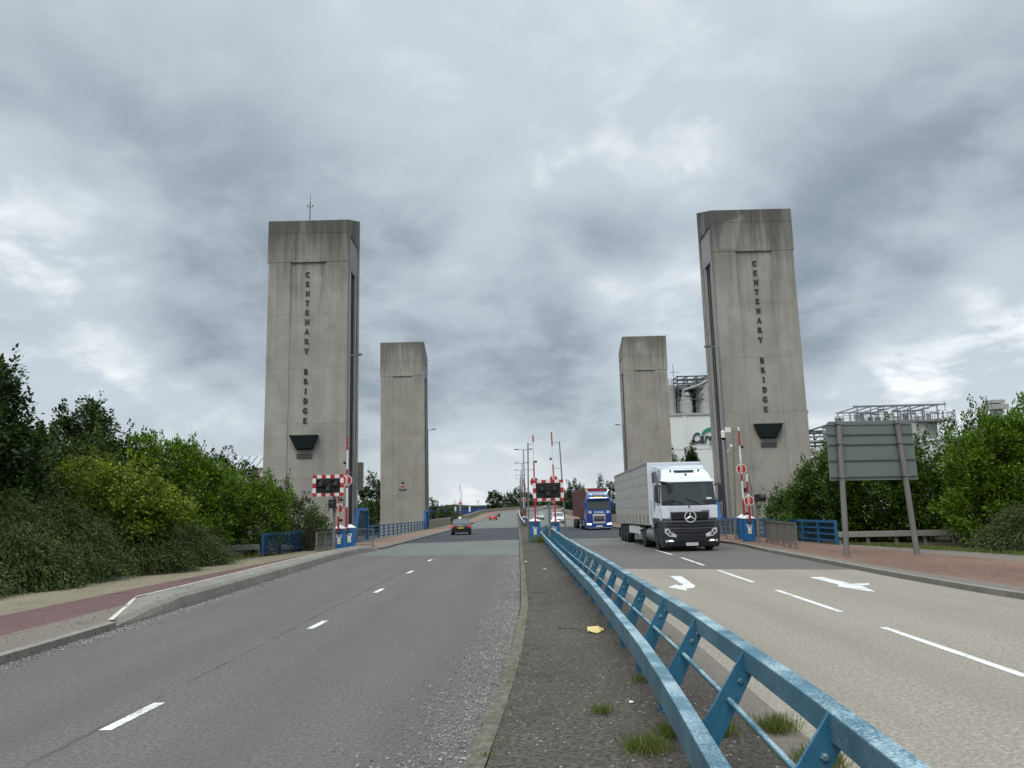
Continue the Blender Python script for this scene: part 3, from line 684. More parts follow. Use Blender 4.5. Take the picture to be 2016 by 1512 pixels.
m = MB(); m.lathe([(.02, -.17), (.11, -.12), (.14, 0)], (-.18, -.3, 6.25), n=12); m.build('dome', 'black', c1, smooth=60)
m = MB(); m.box(.02, .38, -.16, -.10, 6.62, 6.95); m.build('aerial_panel', 'white', lpR)
m = MB(); m.tube((0, 0, 5.3), (.32, -.2, 5.55), .025, n=6); m.lathe([(.02, -.1), (.1, -.05), (.1, .08), (.02, .13)], (.32, -.2, 5.68), n=10); m.build('security_camera', 'white', lpR, smooth=50)

# ------------------------------------------------------------------ control building beside the left tower
b = empty('control_building', (-20.5, 56.5, 0), 'low control building with grey seamed metal roof left of the near tower', 'building')
m = MB(); m.box(-4.5, 2.1, 0.02, 5, -1, 4.9); m.build('wall', 'wall', b)
m = MB(); m.add([(-4.7, -.3, 4.4), (2.25, -.3, 4.4), (2.25, 4, 6.6), (-4.7, 4, 6.6), (-4.7, -.3, 4.52), (2.25, -.3, 4.52), (2.25, 4, 6.72), (-4.7, 4, 6.72)], [(0, 3, 2, 1), (4, 5, 6, 7), (0, 1, 5, 4), (1, 2, 6, 5), (2, 3, 7, 6), (3, 0, 4, 7)])
for i in range(13):
    x = -4.6+i*.56; m.beam((x, -.3, 4.55), (x, 4, 6.75), .05, .1)
rf = m.build('roof', 'roofmetal', b)
m = MB(); m.box(1.55, 2.28, -.55, -.31, 4.0, 5.5); m.build('fascia', 'wall', b)
m = MB(); m.tube((2.6, -.7, 5.2), (2.6, -.7, 5.5), .1, n=8); m.box(2.35, 2.85, -.95, -.5, 4.78, 5.2); m.beam((2.0, -.5, 5.0), (2.5, -.6, 5.0), .06, .06); m.build('floodlight', 'white', b, bevel=.06)
b = empty('tower_annexe', (14.5, 104, 0), 'small concrete block standing behind the far right tower', 'building')
m = MB(); m.box(-.4, 1.4, 0, 4, -1, 6.0); m.build('wall', 'tower_far', b); m = MB(); m.box(-.45, 1.45, -.05, 4.05, 6.0, 6.5); m.build('parapet', 'wall', b)

# ------------------------------------------------------------------ blue parapets
def parapet(pts, label, group, mesh, step=2.0, h=1.05, rails=(1.0, .72, .45, .18), postw=.16, rw=.07):
    root = empty('blue_parapet', pts[0], label, 'railing', group=group); o0 = Vector(pts[0])
    q = [Vector(p)-o0 for p in pts]
    # points every `step`
    out = [q[0]]; 
    for a_, b_ in zip(q[:-1], q[1:]):
        n = max(1, round((b_-a_).length/step)); out += [a_+(b_-a_)*(i/n) for i in range(1, n+1)]
    for p in out:
        m = MB(); m.box(p.x-.05, p.x+.05, p.y-postw/2, p.y+postw/2, p.z-.02, p.z+h); m.build('post', 'blue', root)
    for i, z in enumerate(rails):
        m = MB(); wd = rw*1.6 if i == 0 else rw
        for a_, b_ in zip(out[:-1], out[1:]): m.beam(a_+Vector((.0, 0, z)), b_+Vector((0, 0, z)), wd, wd)
        m.build('rail', 'blue', root)
    if mesh:
        m = MB()
        for a_, b_ in zip(out[:-1], out[1:]):
            for k in range(1, 17):
                z = .10+k*.055; m.beam(a_+Vector((.06, 0, z)), b_+Vector((.06, 0, z)), .012, .018)
            n = int((b_-a_).length/.14)
            for k in range(n): p = a_+(b_-a_)*((k+.5)/n)+Vector((.065, 0, 0)); m.box(p.x-.004, p.x+.004, p.y-.005, p.y+.005, p.z+.12, p.z+1.0)
        m.build('wire_mesh', 'mesh_blue', root)
    return root
GP = 'blue steel parapets along the bridge'
parapet([(-11.85, 36.9, .1), (-11.2, 45.5, .1), (-11.05, 53.4, .1)], 'blue mesh parapet in front of the laurel bushes on the left', GP, True)
parapet([(-11.0, 58.2, .1), (-11.0, 95.2, .1)], 'long blue parapet on the lift span between the two left towers', GP, False, step=2.5)
parapet([(13.9, 34.3, .1), (13.9, 44, .1), (13.95, 53.4, .1)], 'blue mesh parapet overgrown by bushes, right of the white truck', GP, True)
parapet([(13.98, 58.2, .1), (13.98, 95.2, .1)], 'long blue parapet on the lift span between the two right towers', GP, False, step=2.5)
def wing(x, y0, y1, dirn, label):
    root = empty('parapet_end_panel', (x, (y0+y1)/2, .1), label, 'railing', group='blue trapezoid end panels')
    L = y1-y0; yv = lambda t: -L/2+t*L
    if dirn > 0: pl = [(yv(0), 0), (yv(1), 0), (yv(.92), 2.25), (yv(.28), 2.25)]
    else: pl = [(yv(0), 0), (yv(1), 0), (yv(.72), 2.25), (yv(.08), 2.25)]
    m = MB(); q = [Vector((0, a_, b_)) for a_, b_ in pl]
    for a_, b_ in zip(q, q[1:]+q[:1]): m.beam(a_, b_, .28, .22)
    m.build('frame', 'blue_bright', root, bevel=.01)
    m = MB()
    for k in range(1, 5):
        z = 2.25*k/5; m.beam((0, yv(.05)+L*.05*k, z), (0, yv(.96), z), .05, .05)
    m.build('rail', 'blue', root)
    m = MB()
    for k in range(1, 28):
        z = 2.2*k/28; m.beam((.03, yv(.06)+L*.22*k/28, z), (.03, yv(.95), z), .02, .034)
    m.build('wire_mesh', 'mesh_blue', root)
wing(-11.0, 53.2, 58.2, 1, 'blue trapezoid end panel at the foot of the near left tower')
wing(-11.0, 94.8, 98.8, -1, 'blue trapezoid end panel at the foot of the far left tower')
wing(13.98, 53.2, 58.2, 1, 'blue trapezoid end panel at the foot of the near right tower')
wing(13.98, 94.8, 98.8, -1, 'blue trapezoid end panel at the foot of the far right tower')
# concrete upstand carrying the span parapets
for X0, X1 in ((-11.25, -10.8), (13.8, 14.2)):
    ridge('deck_edge_beam', 55.2, 99.5, lambda s: [(X0, -1.2), (X0, .135), (X1, .135), (X1, -1.2)], 'wall')
# far parapet walls
def farwall(X, a_, b_, label):
    m = MB(); d = .22; m.loft([[P(s, X-d, -.05), P(s, X-d, 1.22), P(s, X+d, 1.22), P(s, X+d, -.05)] for s in stations(a_, b_)])
    o = m.build('parapet_wall', 'wall'); tag(o, label, 'wall', 'concrete parapet walls on the far approach')
    return o
farwall(-11.2, 99.0, 480, 'long concrete parapet wall on the left of the far approach road, curving over the crest')
farwall(14.3, 99.0, 440, 'long concrete parapet wall on the right of the far approach road, behind the trucks')

# grey post and plank rails behind the footways
def plank(a_, b_, label, n=5):
    root = empty('plank_rail', a_, label, 'railing', group='grey plank rails'); d = Vector(b_)-Vector(a_)
    m = MB(); m.beam((0, 0, .45), d+Vector((0, 0, .45)), .12, .24); m.build('beam', 'rail_conc', root, bevel=.01)
    for i in range(n):
        p = d*((i+.08)/(n-.8)) + Vector((0, .12, 0)); m = MB(); m.box(p.x-.05, p.x+.05, p.y-.05, p.y+.05, -.1, .5); m.build('post', 'rail_conc', root)
plank((-11.95, 36.7, .1), (-15.2, 36.2, .05), 'weathered grey plank rail running into the dark shrubs on the left')
plank((13.95, 34.2, .1), (18.6, 33.2, .1), 'weathered grey plank rail behind the posts of the big sign')
plank((18.8, 33.1, .1), (24, 31.6, .1), 'end of grey plank rail swallowed by the low shrub on the right')

# ------------------------------------------------------------------ median barrier
US = [1.826, 2.922, 3.835, 5.478, 7.304, 14.608, 27.39, 47.476, 56.606]; UX = [1.324, 1.36, 1.433, 1.511, 1.561, 1.671, 1.762, 2.082, 2.228]
UP = lambda s: float(np.interp(s, US, UX)); LO = lambda s: float(np.interp(s, [2, 3.5, 4.3, 5, 6, 8, 13.6, 30, 55, 60], [.80, .88, .93, .985, 1.045, 1.13, 1.27, 1.36, 1.58, 1.62]))
mb = empty('median_barrier', (1.3, 2.0, .09), 'long weathered blue steel barrier with two rails along the central reservation', 'barrier')
O = Vector((1.3, 2.0, .09))
posts = list(np.arange(.54, 55.5, 1.625))
def wob(s): return .0022*math.sin(s*1.9)+.005*math.sin(s*.73+1)
def railprof(X0f, X1f, z0, z1, a_, b_, mat, name):
    m = MB(); st = [s for s in np.arange(a_, b_+.01, .775)]
    m.loft([[Vector((X0f(s)+wob(s), s, z0+wob(s+3)*.6))-Vector((O.x, O.y, 0)), Vector((X1f(s)+wob(s), s, z0+wob(s+3)*.6))-Vector((O.x, O.y, 0)), Vector((X1f(s)+wob(s), s, z1+wob(s+3)*.6))-Vector((O.x, O.y, 0)), Vector((X0f(s)+wob(s), s, z1+wob(s+3)*.6))-Vector((O.x, O.y, 0))] for s in st])
    return m.build(name, mat, mb, bevel=.008)
railprof(lambda s: LO(s), lambda s: LO(s)+.105, .27, .475, .6, 56.5, 'blue_rail', 'lower_rail')
railprof(lambda s: UP(s), lambda s: UP(s)+.108, .637, .774, .4, 56.0, 'blue_rail', 'upper_rail')
m = MB()
for s in np.arange(.54, 54, 1.625):
    f = lambda q: Vector((UP(q)-.125-O.x, q-O.y, .465+wob(q)))
    m.tube(f(s), f(s+1.625), .019, n=8)
m.build('middle_tube', 'blue_rail', mb, smooth=50)
for i, s in enumerate(posts):
    u, l = UP(s)-O.x, LO(s)-O.x; y = s-O.y
    pl = [(l+.108, -.02), (l+.235, -.02), (l+.235, .08), (u+.05, .632), (u-.004, .634), (u-.004, .768), (l+.108, .19)]
    m = MB(); m.prism(pl, 'xz', y-.011, y+.011)
    m.box(l+.106, l+.24, y-.05, y+.05, -.02, .006)
    p = m.build('post', 'blue_post', mb)
    if s < 24:
        m = MB(); m.lathe([(.012, 0), (.020, .006), (.020, .019)], (u-.045, y-.030, .575), 'y', 6); m.build('bolt', 'blue_rail', p); m = MB(); m.lathe([(.014, 0), (.014, .014)], (l+.17, y-.026, .08), 'y', 6); m.build('bolt', 'blue_rail', p)
# end link between the two rails
m = MB(); a_ = Vector((LO(56.5)+.05, 56.5, .40))-O+Vector((0, 0, .09)); b_ = Vector((UP(56)+.06, 56.4, .80))-O+Vector((0, 0, .09)); m.beam(a_, b_, .10, .16); m.build('end_link', 'blue_rail', mb)
# simple white and blue barrier further up the median
mb2 = empty('median_barrier', P(100, 1.5, .09), 'distant low barrier on the central reservation beyond the lift span', 'barrier')
m = MB()
for k in (-.55, .55):
    q = [P(s, 1.5+k, .75)-P(100, 1.5, .09) for s in stations(100, 330)]
    for a_, b_ in zip(q[:-1], q[1:]): m.beam(a_, b_, .10, .16)
m.build('rail', 'white', mb2)
for s in range(100, 330, 6):
    m = MB()
    for k in (-.55, .55):
        p = P(s, 1.5+k, .09)-P(100, 1.5, .09); m.box(p.x-.05, p.x+.05, p.y-.05, p.y+.05, p.z-.05, p.z+.6)
    m.build('post', 'steel_dark', mb2)

# ------------------------------------------------------------------ barrier gates, signals, guard rails
def gate(loc, label, arm_len, arm_dx, stop=True, rest=None, rest_h=0, hcab=1.12, wcab=.46, lamps=(), disc_z=3.4, lean=0., group='red and white barrier arms', seg=1.05, plate=True, side=1, disc_d=.24):
    root = empty('barrier_gate', loc, label, 'barrier', group=group); w2 = wcab/2
    m = MB(); m.box(-w2, w2, -w2, w2, 0, hcab); m.build('cabinet', 'blue_bright', root, bevel=.02)
    m = MB(); m.loft([[(-w2-.03, -w2-.03, hcab+.002), (w2+.03, -w2-.03, hcab+.002), (w2+.03, w2+.03, hcab+.002), (-w2-.03, w2+.03, hcab+.002)], [(-w2-.03, -w2-.03, hcab+.04), (w2+.03, -w2-.03, hcab+.04), (w2+.03, w2+.03, hcab+.04), (-w2-.03, w2+.03, hcab+.04)], [(-.04, -.04, hcab+.2), (.04, -.04, hcab+.2), (.04, .04, hcab+.2), (-.04, .04, hcab+.2)]]); m.build('cap', 'white', root)
    if plate:
        m = MB(); m.box(-.13, .13, -w2-.012, -w2+.001, hcab*.62, hcab*.76); m.box(-.085, .085, -w2-.012, -w2+.001, hcab*.34, hcab*.615)
        n_ = m.build('notice', 'white', root)
        m = MB(); m.prism([(-.06, hcab*.40), (.06, hcab*.40), (0, hcab*.52)], 'xz', -w2-.018, -w2-.011); m.build('warning_mark', 'yellow', n_)
        m = MB(); m.box(-.10, .10, -w2-.016, -w2-.011, hcab*.71, hcab*.735); m.box(-.10, .10, -w2-.016, -w2-.011, hcab*.66, hcab*.685); m.build('notice_line', 'truck_blue', n_)
    z0 = hcab-.15; zt = arm_len; m = MB(); q = z0; k = 0; yy = -w2-.09
    X = lambda z: arm_dx+lean*(z-z0)
    while q < zt-.01:
        e = min(zt, q+seg*(1.25 if k == 0 else 1)); top = (zt-e) < .01
        if not top and zt-e < .25: e = zt-.22
        m.beam((X(q), yy, q), (X(e), yy, e), .085 if q > z0+.5 else .10, .05, 1 if top and e-q < .3 else k % 2, up=(0, 1, 0)); q = e; k += 1
    if k % 2 == 1 and zt-z0 > 3: pass
    m.build('arm', ['red_paint', 'white'], root)
    m = MB(); m.box(arm_dx-.07, arm_dx+.07, yy+.025, -w2+.0, z0-.08, z0+.1); m.lathe([(.06, -.02), (.06, .02)], (arm_dx, yy-.04, z0), 'y', 10); m.build('hinge', 'steel_dark', root)
    if stop:
        m = MB(); m.lathe([(disc_d+.04, -.012), (disc_d+.04, .012)], (X(disc_z), yy-.045, disc_z), 'y', 26); d = m.build('stop_disc', 'white', root)
        m = MB(); m.lathe([(disc_d, -.006), (disc_d, .006)], (X(disc_z), yy-.062, disc_z), 'y', 26); m.build('red_field', 'red_paint', d)
        text_mesh('STOP', disc_d*.78, .004, 'stop_word', 'white', d, Matrix.Translation((X(disc_z), yy-.073, disc_z)) @ FACE @ Matrix.Rotation(R(90), 4, 'Z'), bold=.006)
    for z, sd_ in lamps:
        m = MB(); m.lathe([(.075, -.05), (.075, .05), (.05, .09)], (X(z)+sd_*.13, yy, z), 'y', 10); m.box(min(X(z), X(z)+sd_*.1), max(X(z), X(z)+sd_*.1), yy-.02, yy+.02, z-.02, z+.02); m.build('arm_lamp', 'black', root)
    if rest:
        rx0, rx1 = rest
        m = MB(); m.tube((rx0, .1, 0), (rx1, .1, rest_h), .055, .035); m.build('rest_post', 'pole', root)
        m = MB()
        for z in (rest_h-.12, rest_h*.72): m.beam((rx0+(rx1-rx0)*z/rest_h, .1, z), (X(z), yy, z), .025, .025)
        m.build('rest_bracket', 'steel', root)
    return root
H = .30
gate((-8.85, 39.6, .12), 'blue cabinet with yellow warning notice, its short arm behind the left signal', 2.9, -.02, disc_z=2.12, disc_d=.22, seg=.62, lamps=((1.55, 1), (2.55, 1)))
gate((-8.78, 41.7, .12), 'blue cabinet with the tall arm standing behind the left signal', 6.0, -.13, disc_z=3.62, disc_d=.24, seg=1.0, rest=(.08, .20), rest_h=5.65, lamps=((4.55, -1),))
gate((1.14, 47.2, .09), 'blue cabinet of the central reservation left of the signal post, grass at its foot', 6.35, .03, disc_z=3.55, seg=1.15, rest=(-.4, -.28), rest_h=5.95, lamps=((4.75, 1),), hcab=1.2, wcab=.62)
gate((2.42, 49.5, .09), 'blue cabinet on the central reservation right of the signal post, behind the barrier', 6.75, .06, disc_z=3.75, seg=1.15, rest=(.72, .5), rest_h=6.2, lamps=((5.05, -1),), lean=-.012, wcab=.64)
gate((11.78, 40.0, .12), 'blue cabinet on the right footway, nearer of the pair, with the short arm', 3.35, .02, disc_z=2.02, disc_d=.22, seg=.62, rest=(.34, .30), rest_h=3.05, lamps=((2.6, -1), (1.38, -1)), wcab=.52)
gate((12.26, 42.6, .12), 'blue cabinet on the right footway, farther of the pair, with the tall leaning arm', 6.05, .03, disc_z=3.75, seg=.95, rest=(-.38, -.12), rest_h=5.95, lamps=((2.55, 1), (4.95, 1)), lean=.006)
FG = 'small barrier gates beyond the lift span'
for X, Y, h, lab in ((1.1, 101.5, 6.0, 'distant blue cabinet beside the double arm lamps, left one of the pair'), (2.6, 103.5, 6.0, 'distant blue cabinet beside the double arm lamps, right one of the pair'), (-8.8, 125, 6.6, 'distant barrier gate on the left footway behind the dark car')):
    gate(P(Y, X, .1), lab, h, 0, disc_z=3.4, rest=(.3, .25), rest_h=5.4, group=FG, seg=1.0)

def signal(loc, ph, label, post_mat='pole', r=.07, px=0., extra=False, W=1.49, Hh=1.03):
    root = empty('wigwag_signal', loc, label, 'traffic signal', group='red and white chequered stop signals')
    m = MB(); m.tube((px, 0, 0), (px, 0, ph+.15), r, r*.95, 12); m.build('post', post_mat, root, smooth=50)
    bw, z0 = .165, ph
    m = MB(); m.box(-W/2+bw, W/2-bw, -.16, -.10, z0+bw, z0+Hh-bw); bd = m.build('back_board', 'black', root)
    m = MB(); nx, nz = 7, 5
    for i in range(nx):
        x0, x1 = -W/2+W*i/nx, -W/2+W*(i+1)/nx
        for zz in (z0, z0+Hh-bw): m.box(x0, x1, -.155, -.11, zz, zz+bw, i % 2)
    for j in range(3):
        a_, b_ = z0+bw+(Hh-2*bw)*j/3, z0+bw+(Hh-2*bw)*(j+1)/3
        for xx in (-W/2, W/2-bw): m.box(xx, xx+bw, -.155, -.11, a_, b_, 1-(j % 2))
    m.build('chequered_border', ['red_paint', 'white'], root)
    for x, z in ((-.35, z0+Hh*.61), (.35, z0+Hh*.61), (0, z0+Hh*.37)):
        m = MB(); m.box(x-.19, x+.19, -.22, -.159, z-.17, z+.2); h = m.build('lamp_unit', 'black', root, bevel=.01)
        m = MB(); m.lathe([(.12, -.012), (.10, .0)], (x, -.225, z), 'y', 18); m.build('lens', 'blackglass', h)
        m = MB(); n = 9; rr = .15
        for i in range(n):
            t0, t1 = R(-10+200*i/n), R(-10+200*(i+1)/n)
            A = [(x+rr*math.cos(t), -.215, z+rr*math.sin(t)) for t in (t0, t1)]; B = [(x+rr*math.cos(t), -.47, z+rr*math.sin(t)) for t in (t1, t0)]
            m.add([*A, *B], [(0, 1, 2, 3)])
        m.build('hood', 'black', h)
    if extra:
        m = MB(); m.box(-.17, .17, -.14, .1, -.25, .17); e = m.build('signal_box', 'black', root, bevel=.015, loc=(px-.05, -.15, ph-.32))
        m = MB(); m.lathe([(.08, 0), (.07, .02)], (0, -.16, 0), 'y', 14); m.build('lens', 'blackglass', e)
        m = MB(); q = [(px+.05, -.1, ph-.08), (px+.42, -.1, ph-.08), (px+.48, -.1, ph-.14), (px+.48, -.1, ph-.5), (px+.42, -.1, ph-.56), (px+.05, -.1, ph-.56)]
        for a_, b_ in zip(q[:-1], q[1:]): m.tube(a_, b_, .022, n=6)
        m.build('bracket', 'steel_dark', root)
    return root
signal((-8.98, 37.6, .3), 2.52, 'red and white chequered stop signal on the left footway, small box beneath', px=.28, extra=True)
signal((1.80, 42.5, .09), 2.32, 'red and white chequered stop signal on the post in the middle of the road', px=.03, W=1.67, Hh=1.14)
# pedestrian signal on the right footway
ps = empty('pedestrian_signal', (11.6, 37.8, .12), 'grey post with a black signal head beside the right pair of blue cabinets', 'traffic signal')
m = MB(); m.tube((0, 0, 0), (0, 0, 2.05), .075, .07); m.tube((0, 0, 2.05), (-.22, .2, 3.15), .05, .04); m.build('post', 'pole', ps, smooth=50)
m = MB(); m.box(-.05, .19, -.22, .12, 1.95, 2.3); h = m.build('lamp_unit', 'black', ps, bevel=.02)
m = MB(); m.tube((.2, -.1, 2.13), (.42, -.2, 2.12), .15, .17, 12); m.build('hood', 'black', h)
m = MB(); m.box(.0, .2, -.1, .1, 1.62, 1.78); m.build('push_button', 'steel_dark', ps)

def guardrail(a_, b_, label, n=None, h=1.0):
    root = empty('guard_rail', a_, label, 'railing', group='grey pedestrian guard rails'); d = Vector(b_)-Vector(a_); L = d.length; u = d/L
    m = MB(); m.beam((0, 0, h), d+Vector((0, 0, h)), .05, .05); m.build('top_rail', 'rail_brown', root)
    m = MB(); m.beam((0, 0, .14), d+Vector((0, 0, .14)), .035, .035); m.build('bottom_rail', 'rail_brown', root)
    k = max(2, round(L/1.5)+1)
    for i in range(k):
        p = d*(i/(k-1)); m = MB(); m.beam(p+Vector((0, 0, -.02)), p+Vector((0, 0, h-.025)), .055, .055); m.box(p.x-.07, p.x+.07, p.y-.07, p.y+.07, -.02, .03); m.build('post', 'rail_brown', root)
    nb = int(L/.11); m = MB()
    for i in range(1, nb): p = d*(i/nb); m.tube(p+Vector((0, 0, .15)), p+Vector((0, 0, h-.02)), .009, n=5)
    m.build('infill_bars', 'rail_brown', root)
guardrail((-9.2, 36.3, .14), (-8.95, 38.9, .14), 'grey guard rail left of the left signal post')
guardrail((-9.15, 42.9, .14), (-8.05, 44.3, .14), 'grey guard rail between the left blue cabinets and the lift span')
guardrail((12.25, 38.6, .13), (11.2, 31.6, .13), 'grey guard rail right of the nearer right cabinet')
guardrail((11.6, 43.5, .13), (11.2, 49.0, .13), 'grey guard rail between the white truck and the right cabinets')

# big sign seen from behind
sg = empty('road_sign', (12.2, 26.4, .12), 'big road sign seen from behind, grey green back on two leaning grey posts', 'sign')
ry = R(8)
m = MB(); q = [(-1.56, 2.62), (1.60, 2.60), (1.57, 4.52), (1.47, 4.62), (-1.42, 4.63), (-1.53, 4.53)]
m.prism([(x, z-.12) for x, z in q], 'xz', .10, .135); m.build('panel', 'sign_back', sg, bevel=.008)
for z in (2.72, 3.28, 3.82, 4.16, 4.52):
    m = MB(); m.box(-1.53, 1.55, .075, .099, z-.12-.022, z-.12+.022); m.build('stiffener', 'steel_dark' if z < 4.5 else 'sign_back', sg)
for x0, y0, x1 in ((-1.28, -.35, -1.12), (1.2, .45, .82)):
    m = MB(); m.tube((x0, y0*.0, -.1), (x1 if x0 < 0 else .98, 0, 4.52), .093, .088, 14); m.build('post', 'pole', sg, smooth=50)
    for z in (2.62, 3.75, 4.42):
        xc = x0+(( x1 if x0 < 0 else .98)-x0)*(z/4.6); m = MB(); m.box(xc-.11, xc+.11, -.11, .075, z-.02, z+.02); m.build('clip', 'steel', sg)
sg.rotation_euler = (0, 0, R(6))

# ------------------------------------------------------------------ vehicles
def wheel(root, x, y, r, wd, outward, name='wheel'):
    o = outward
    m = MB(); m.lathe([(r*.6, -wd/2), (r*.93, -wd/2), (r, -wd*.36), (r, wd*.36), (r*.93, wd/2), (r*.6, wd/2)], (x, y, r), 'x', 28); t = m.build(name, 'tyre', root, smooth=40)
    m = MB(); m.lathe([(r*.62, o*wd*.46), (r*.52, o*wd*.48), (r*.46, o*wd*.30), (r*.22, o*wd*.28), (r*.18, o*wd*.5), (.02, o*wd*.5)], (x, y, r), 'x', 24); m.build('rim', 'rim', t, smooth=35)
    return t
def cab(prof, hw):      # prof: (y, z) side outline, hw(z) half width
    m = MB(); m.loft([[(-hw(z), y, z) for y, z in prof], [(hw(z), y, z) for y, z in prof]]); return m

# --- white curtain-sided lorry: front at y = 0, facing -Y
T = empty('articulated_lorry', (7.52, 33.95, .006), 'white cab articulated lorry with grey curtain trailer coming along the right carriageway', 'lorry', rz=R(-.6))
hwA = lambda z: float(np.interp(z, [0, 1.6, 2.95, 3.35, 3.7], [1.24, 1.235, 1.17, 1.04, .92]))
prof = [(.10, 1.28), (.04, 1.55), (.03, 1.95), (.07, 2.0), (.22, 2.93), (.24, 3.02), (.40, 3.30), (.75, 3.52), (1.25, 3.62), (2.2, 3.64), (2.25, 1.0), (1.72, .98), (1.55, 1.22), (.7, 1.22)]
body = cab(prof, hwA).build('cab_body', 'truck_white', T, bevel=.07, smooth=40)
# windscreen, side glass
hwg = lambda z: hwA(z)-.035
m = MB(); wz = [(1.99, .035), (2.4, .105), (2.93, .19)]
m.loft([[(sx*hwg(z)*k, y-.012+(.05 if abs(k) > .97 else .012 if abs(k) > .55 else 0), z) for sx, k in ((-1, 1), (-1, .94), (-1, .5), (1, 0), (1, .5), (1, .94), (1, 1))] + [(sx*hwg(z)*k, y+.2, z) for sx, k in ((1, .9), (-1, .9))] for z, y in wz])
ws = m.build('windscreen', 'scr', T, smooth=50)
m = MB(); m.loft([[(-hwg(z), y-.018, z) for z, y in ((1.965, .04), (2.16, .07))] + [(-hwg(z), y+.1, z) for z, y in ((2.16, .07), (1.965, .04))], [(hwg(z), y-.018, z) for z, y in ((1.965, .04), (2.16, .07))] + [(hwg(z), y+.1, z) for z, y in ((2.16, .07), (1.965, .04))]]); m.build('scuttle_panel', 'black', T)
for xa, xb, ya in ((-.25, -.78, 0), (.45, -.1, 0)):
    m = MB(); m.beam((xa, -.02, 2.02), (xb, -.005, 2.24), .025, .02); m.build('wiper', 'black', T)
m = MB(); m.box(-.85, -.1, .085, .1, 2.235, 2.29); m.box(.1, .42, .085, .1, 2.235, 2.30); m.build('dashboard_paper', 'white', ws)
m = MB(); m.box(.78, 1.0, .06, .12, 2.2, 2.28); m.build('toll_badge', 'plate_w', ws)
for k in (-1, 1):
    m = MB(); m.prism([(.32, 2.05), (1.25, 2.0), (1.25, 2.85), (.42, 2.85)], 'yz', k*1.16 if k > 0 else -1.262, k*1.262 if k > 0 else -1.16); sgl = m
    m.v = [(k*(hwA(v[2])+(.012 if abs(v[0]) > 1.2 else -.1)), v[1], v[2]) for v in m.v]; m.build('side_window', 'blackglass', T)
    m = MB(); m.box(min(k*1.30, k*1.46), max(k*1.30, k*1.46), -.06, .10, 2.12, 2.86); mr = m.build('mirror', 'truck_grey', T, bevel=.04)
    m = MB(); m.beam((k*1.16, .2, 2.8), (k*1.38, .05, 2.88), .05, .05); m.beam((k*1.18, .3, 2.12), (k*1.38, .05, 2.1), .05, .05); m.build('mirror_arm', 'truck_grey', mr)
m = MB(); m.tube((-1.2, .15, 3.0), (-.78, -.2, 2.9), .045, .05); m.box(-.88, -.70, -.28, -.12, 2.6, 2.9); m.build('front_mirror', 'truck_grey', T, bevel=.03)
# visor strip, roof lamps, roof deflector
m = MB(); m.loft([[(x, y, z) for y, z in ((.20, 2.93), (.12, 2.96), (.16, 3.05), (.30, 3.08))] for x in (-1.16, 1.16)]); m.build('visor', 'truck_white', T, bevel=.02)
m = MB(); m.prism([(-.48, 3.50), (.42, 3.50), (.36, 3.43), (-.40, 3.43)], 'xz', .50, .75); m.build('roof_lamp_bar', 'steel_dark', T)
for x, z, y in ((-.62, 3.5, .58), (.62, 3.5, .58), (.0, 3.32, .38)):
    m = MB(); m.lathe([(.045, -.05), (.05, .0), (.02, .03)], (x, y, z), n=8); m.build('roof_marker', 'black', T)
m = MB(); m.loft([[(s_*hw_, y, z) for s_, hw_, y, z in ((-1, 1.0, 1.0, 3.52), (1, 1.0, 1.0, 3.52), (1, 1.16, 2.1, 3.55), (-1, 1.16, 2.1, 3.55))], [(s_*hw_, y, z) for s_, hw_, y, z in ((-1, .98, .98, 3.63), (1, .98, .98, 3.63), (1, 1.18, 2.12, 3.80), (-1, 1.18, 2.12, 3.80))]]); m.build('roof_deflector', 'truck_white', T, bevel=.02)
for k in (-1, 1):
    m = MB(); m.prism([(2.2, 1.0), (2.75, 1.0), (2.75, 3.6), (2.2, 3.62)], 'yz', min(k*1.17, k*1.23), max(k*1.17, k*1.23)); m.build('side_fairing', 'truck_white', T)
    m = MB(); m.prism([(1.2, 3.02), (2.3, 3.02), (2.3, 3.5), (1.5, 3.5)], 'yz', min(k*1.09, k*1.19), max(k*1.09, k*1.19)); m.build('roof_side_panel', 'truck_grey', T)
# lower front: anthracite bumper and grille
hwB = lambda z: float(np.interp(z, [.2, .5, 1.3], [1.2, 1.25, 1.25]))
pb = [(.06, .18), (.0, .26), (-.05, .5), (-.06, .9), (-.02, 1.25), (.02, 1.36), (.75, 1.36), (.68, .95), (.6, .5), (.6, .18)]
cab(pb, hwB).build('bumper', 'truck_grey', T, bevel=.06, smooth=40)
m = MB(); m.prism([(-.82, 1.68), (.82, 1.68), (.80, 1.36), (-.80, 1.36)], 'xz', -.035, .1); g = m.build('grille', 'truck_grey', T, bevel=.015)
for i, z in enumerate((1.60, 1.52, 1.44)):
    m = MB(); m.box(-.78, .78, -.06, -.036, z-.022, z+.022); m.build('grille_bar', 'black', g)
for i, (z, hw_) in enumerate(((1.26, .86), (1.12, .82), (.98, .78), (.86, .70))):
    m = MB(); m.loft([[(x, -.075-(.03 if abs(x) < .5*hw_ else 0)+.07*(abs(x)/1.25)**3, z-.04-(0 if abs(x) > .3 else .03)), (x, -.115+.07*(abs(x)/1.25)**3, z-.03-(0 if abs(x) > .3 else .03)), (x, -.10+.07*(abs(x)/1.25)**3, z+.03), (x, -.05, z+.035)] for x in (-hw_-.18, -hw_*.6, 0, hw_*.6, hw_+.18)]); m.build('grille_bar', 'black' if i % 2 else 'truck_grey', g)
m = MB(); m.box(-.8, .8, -.075, -.04, .44, .66); m.build('air_intake', 'black', T)
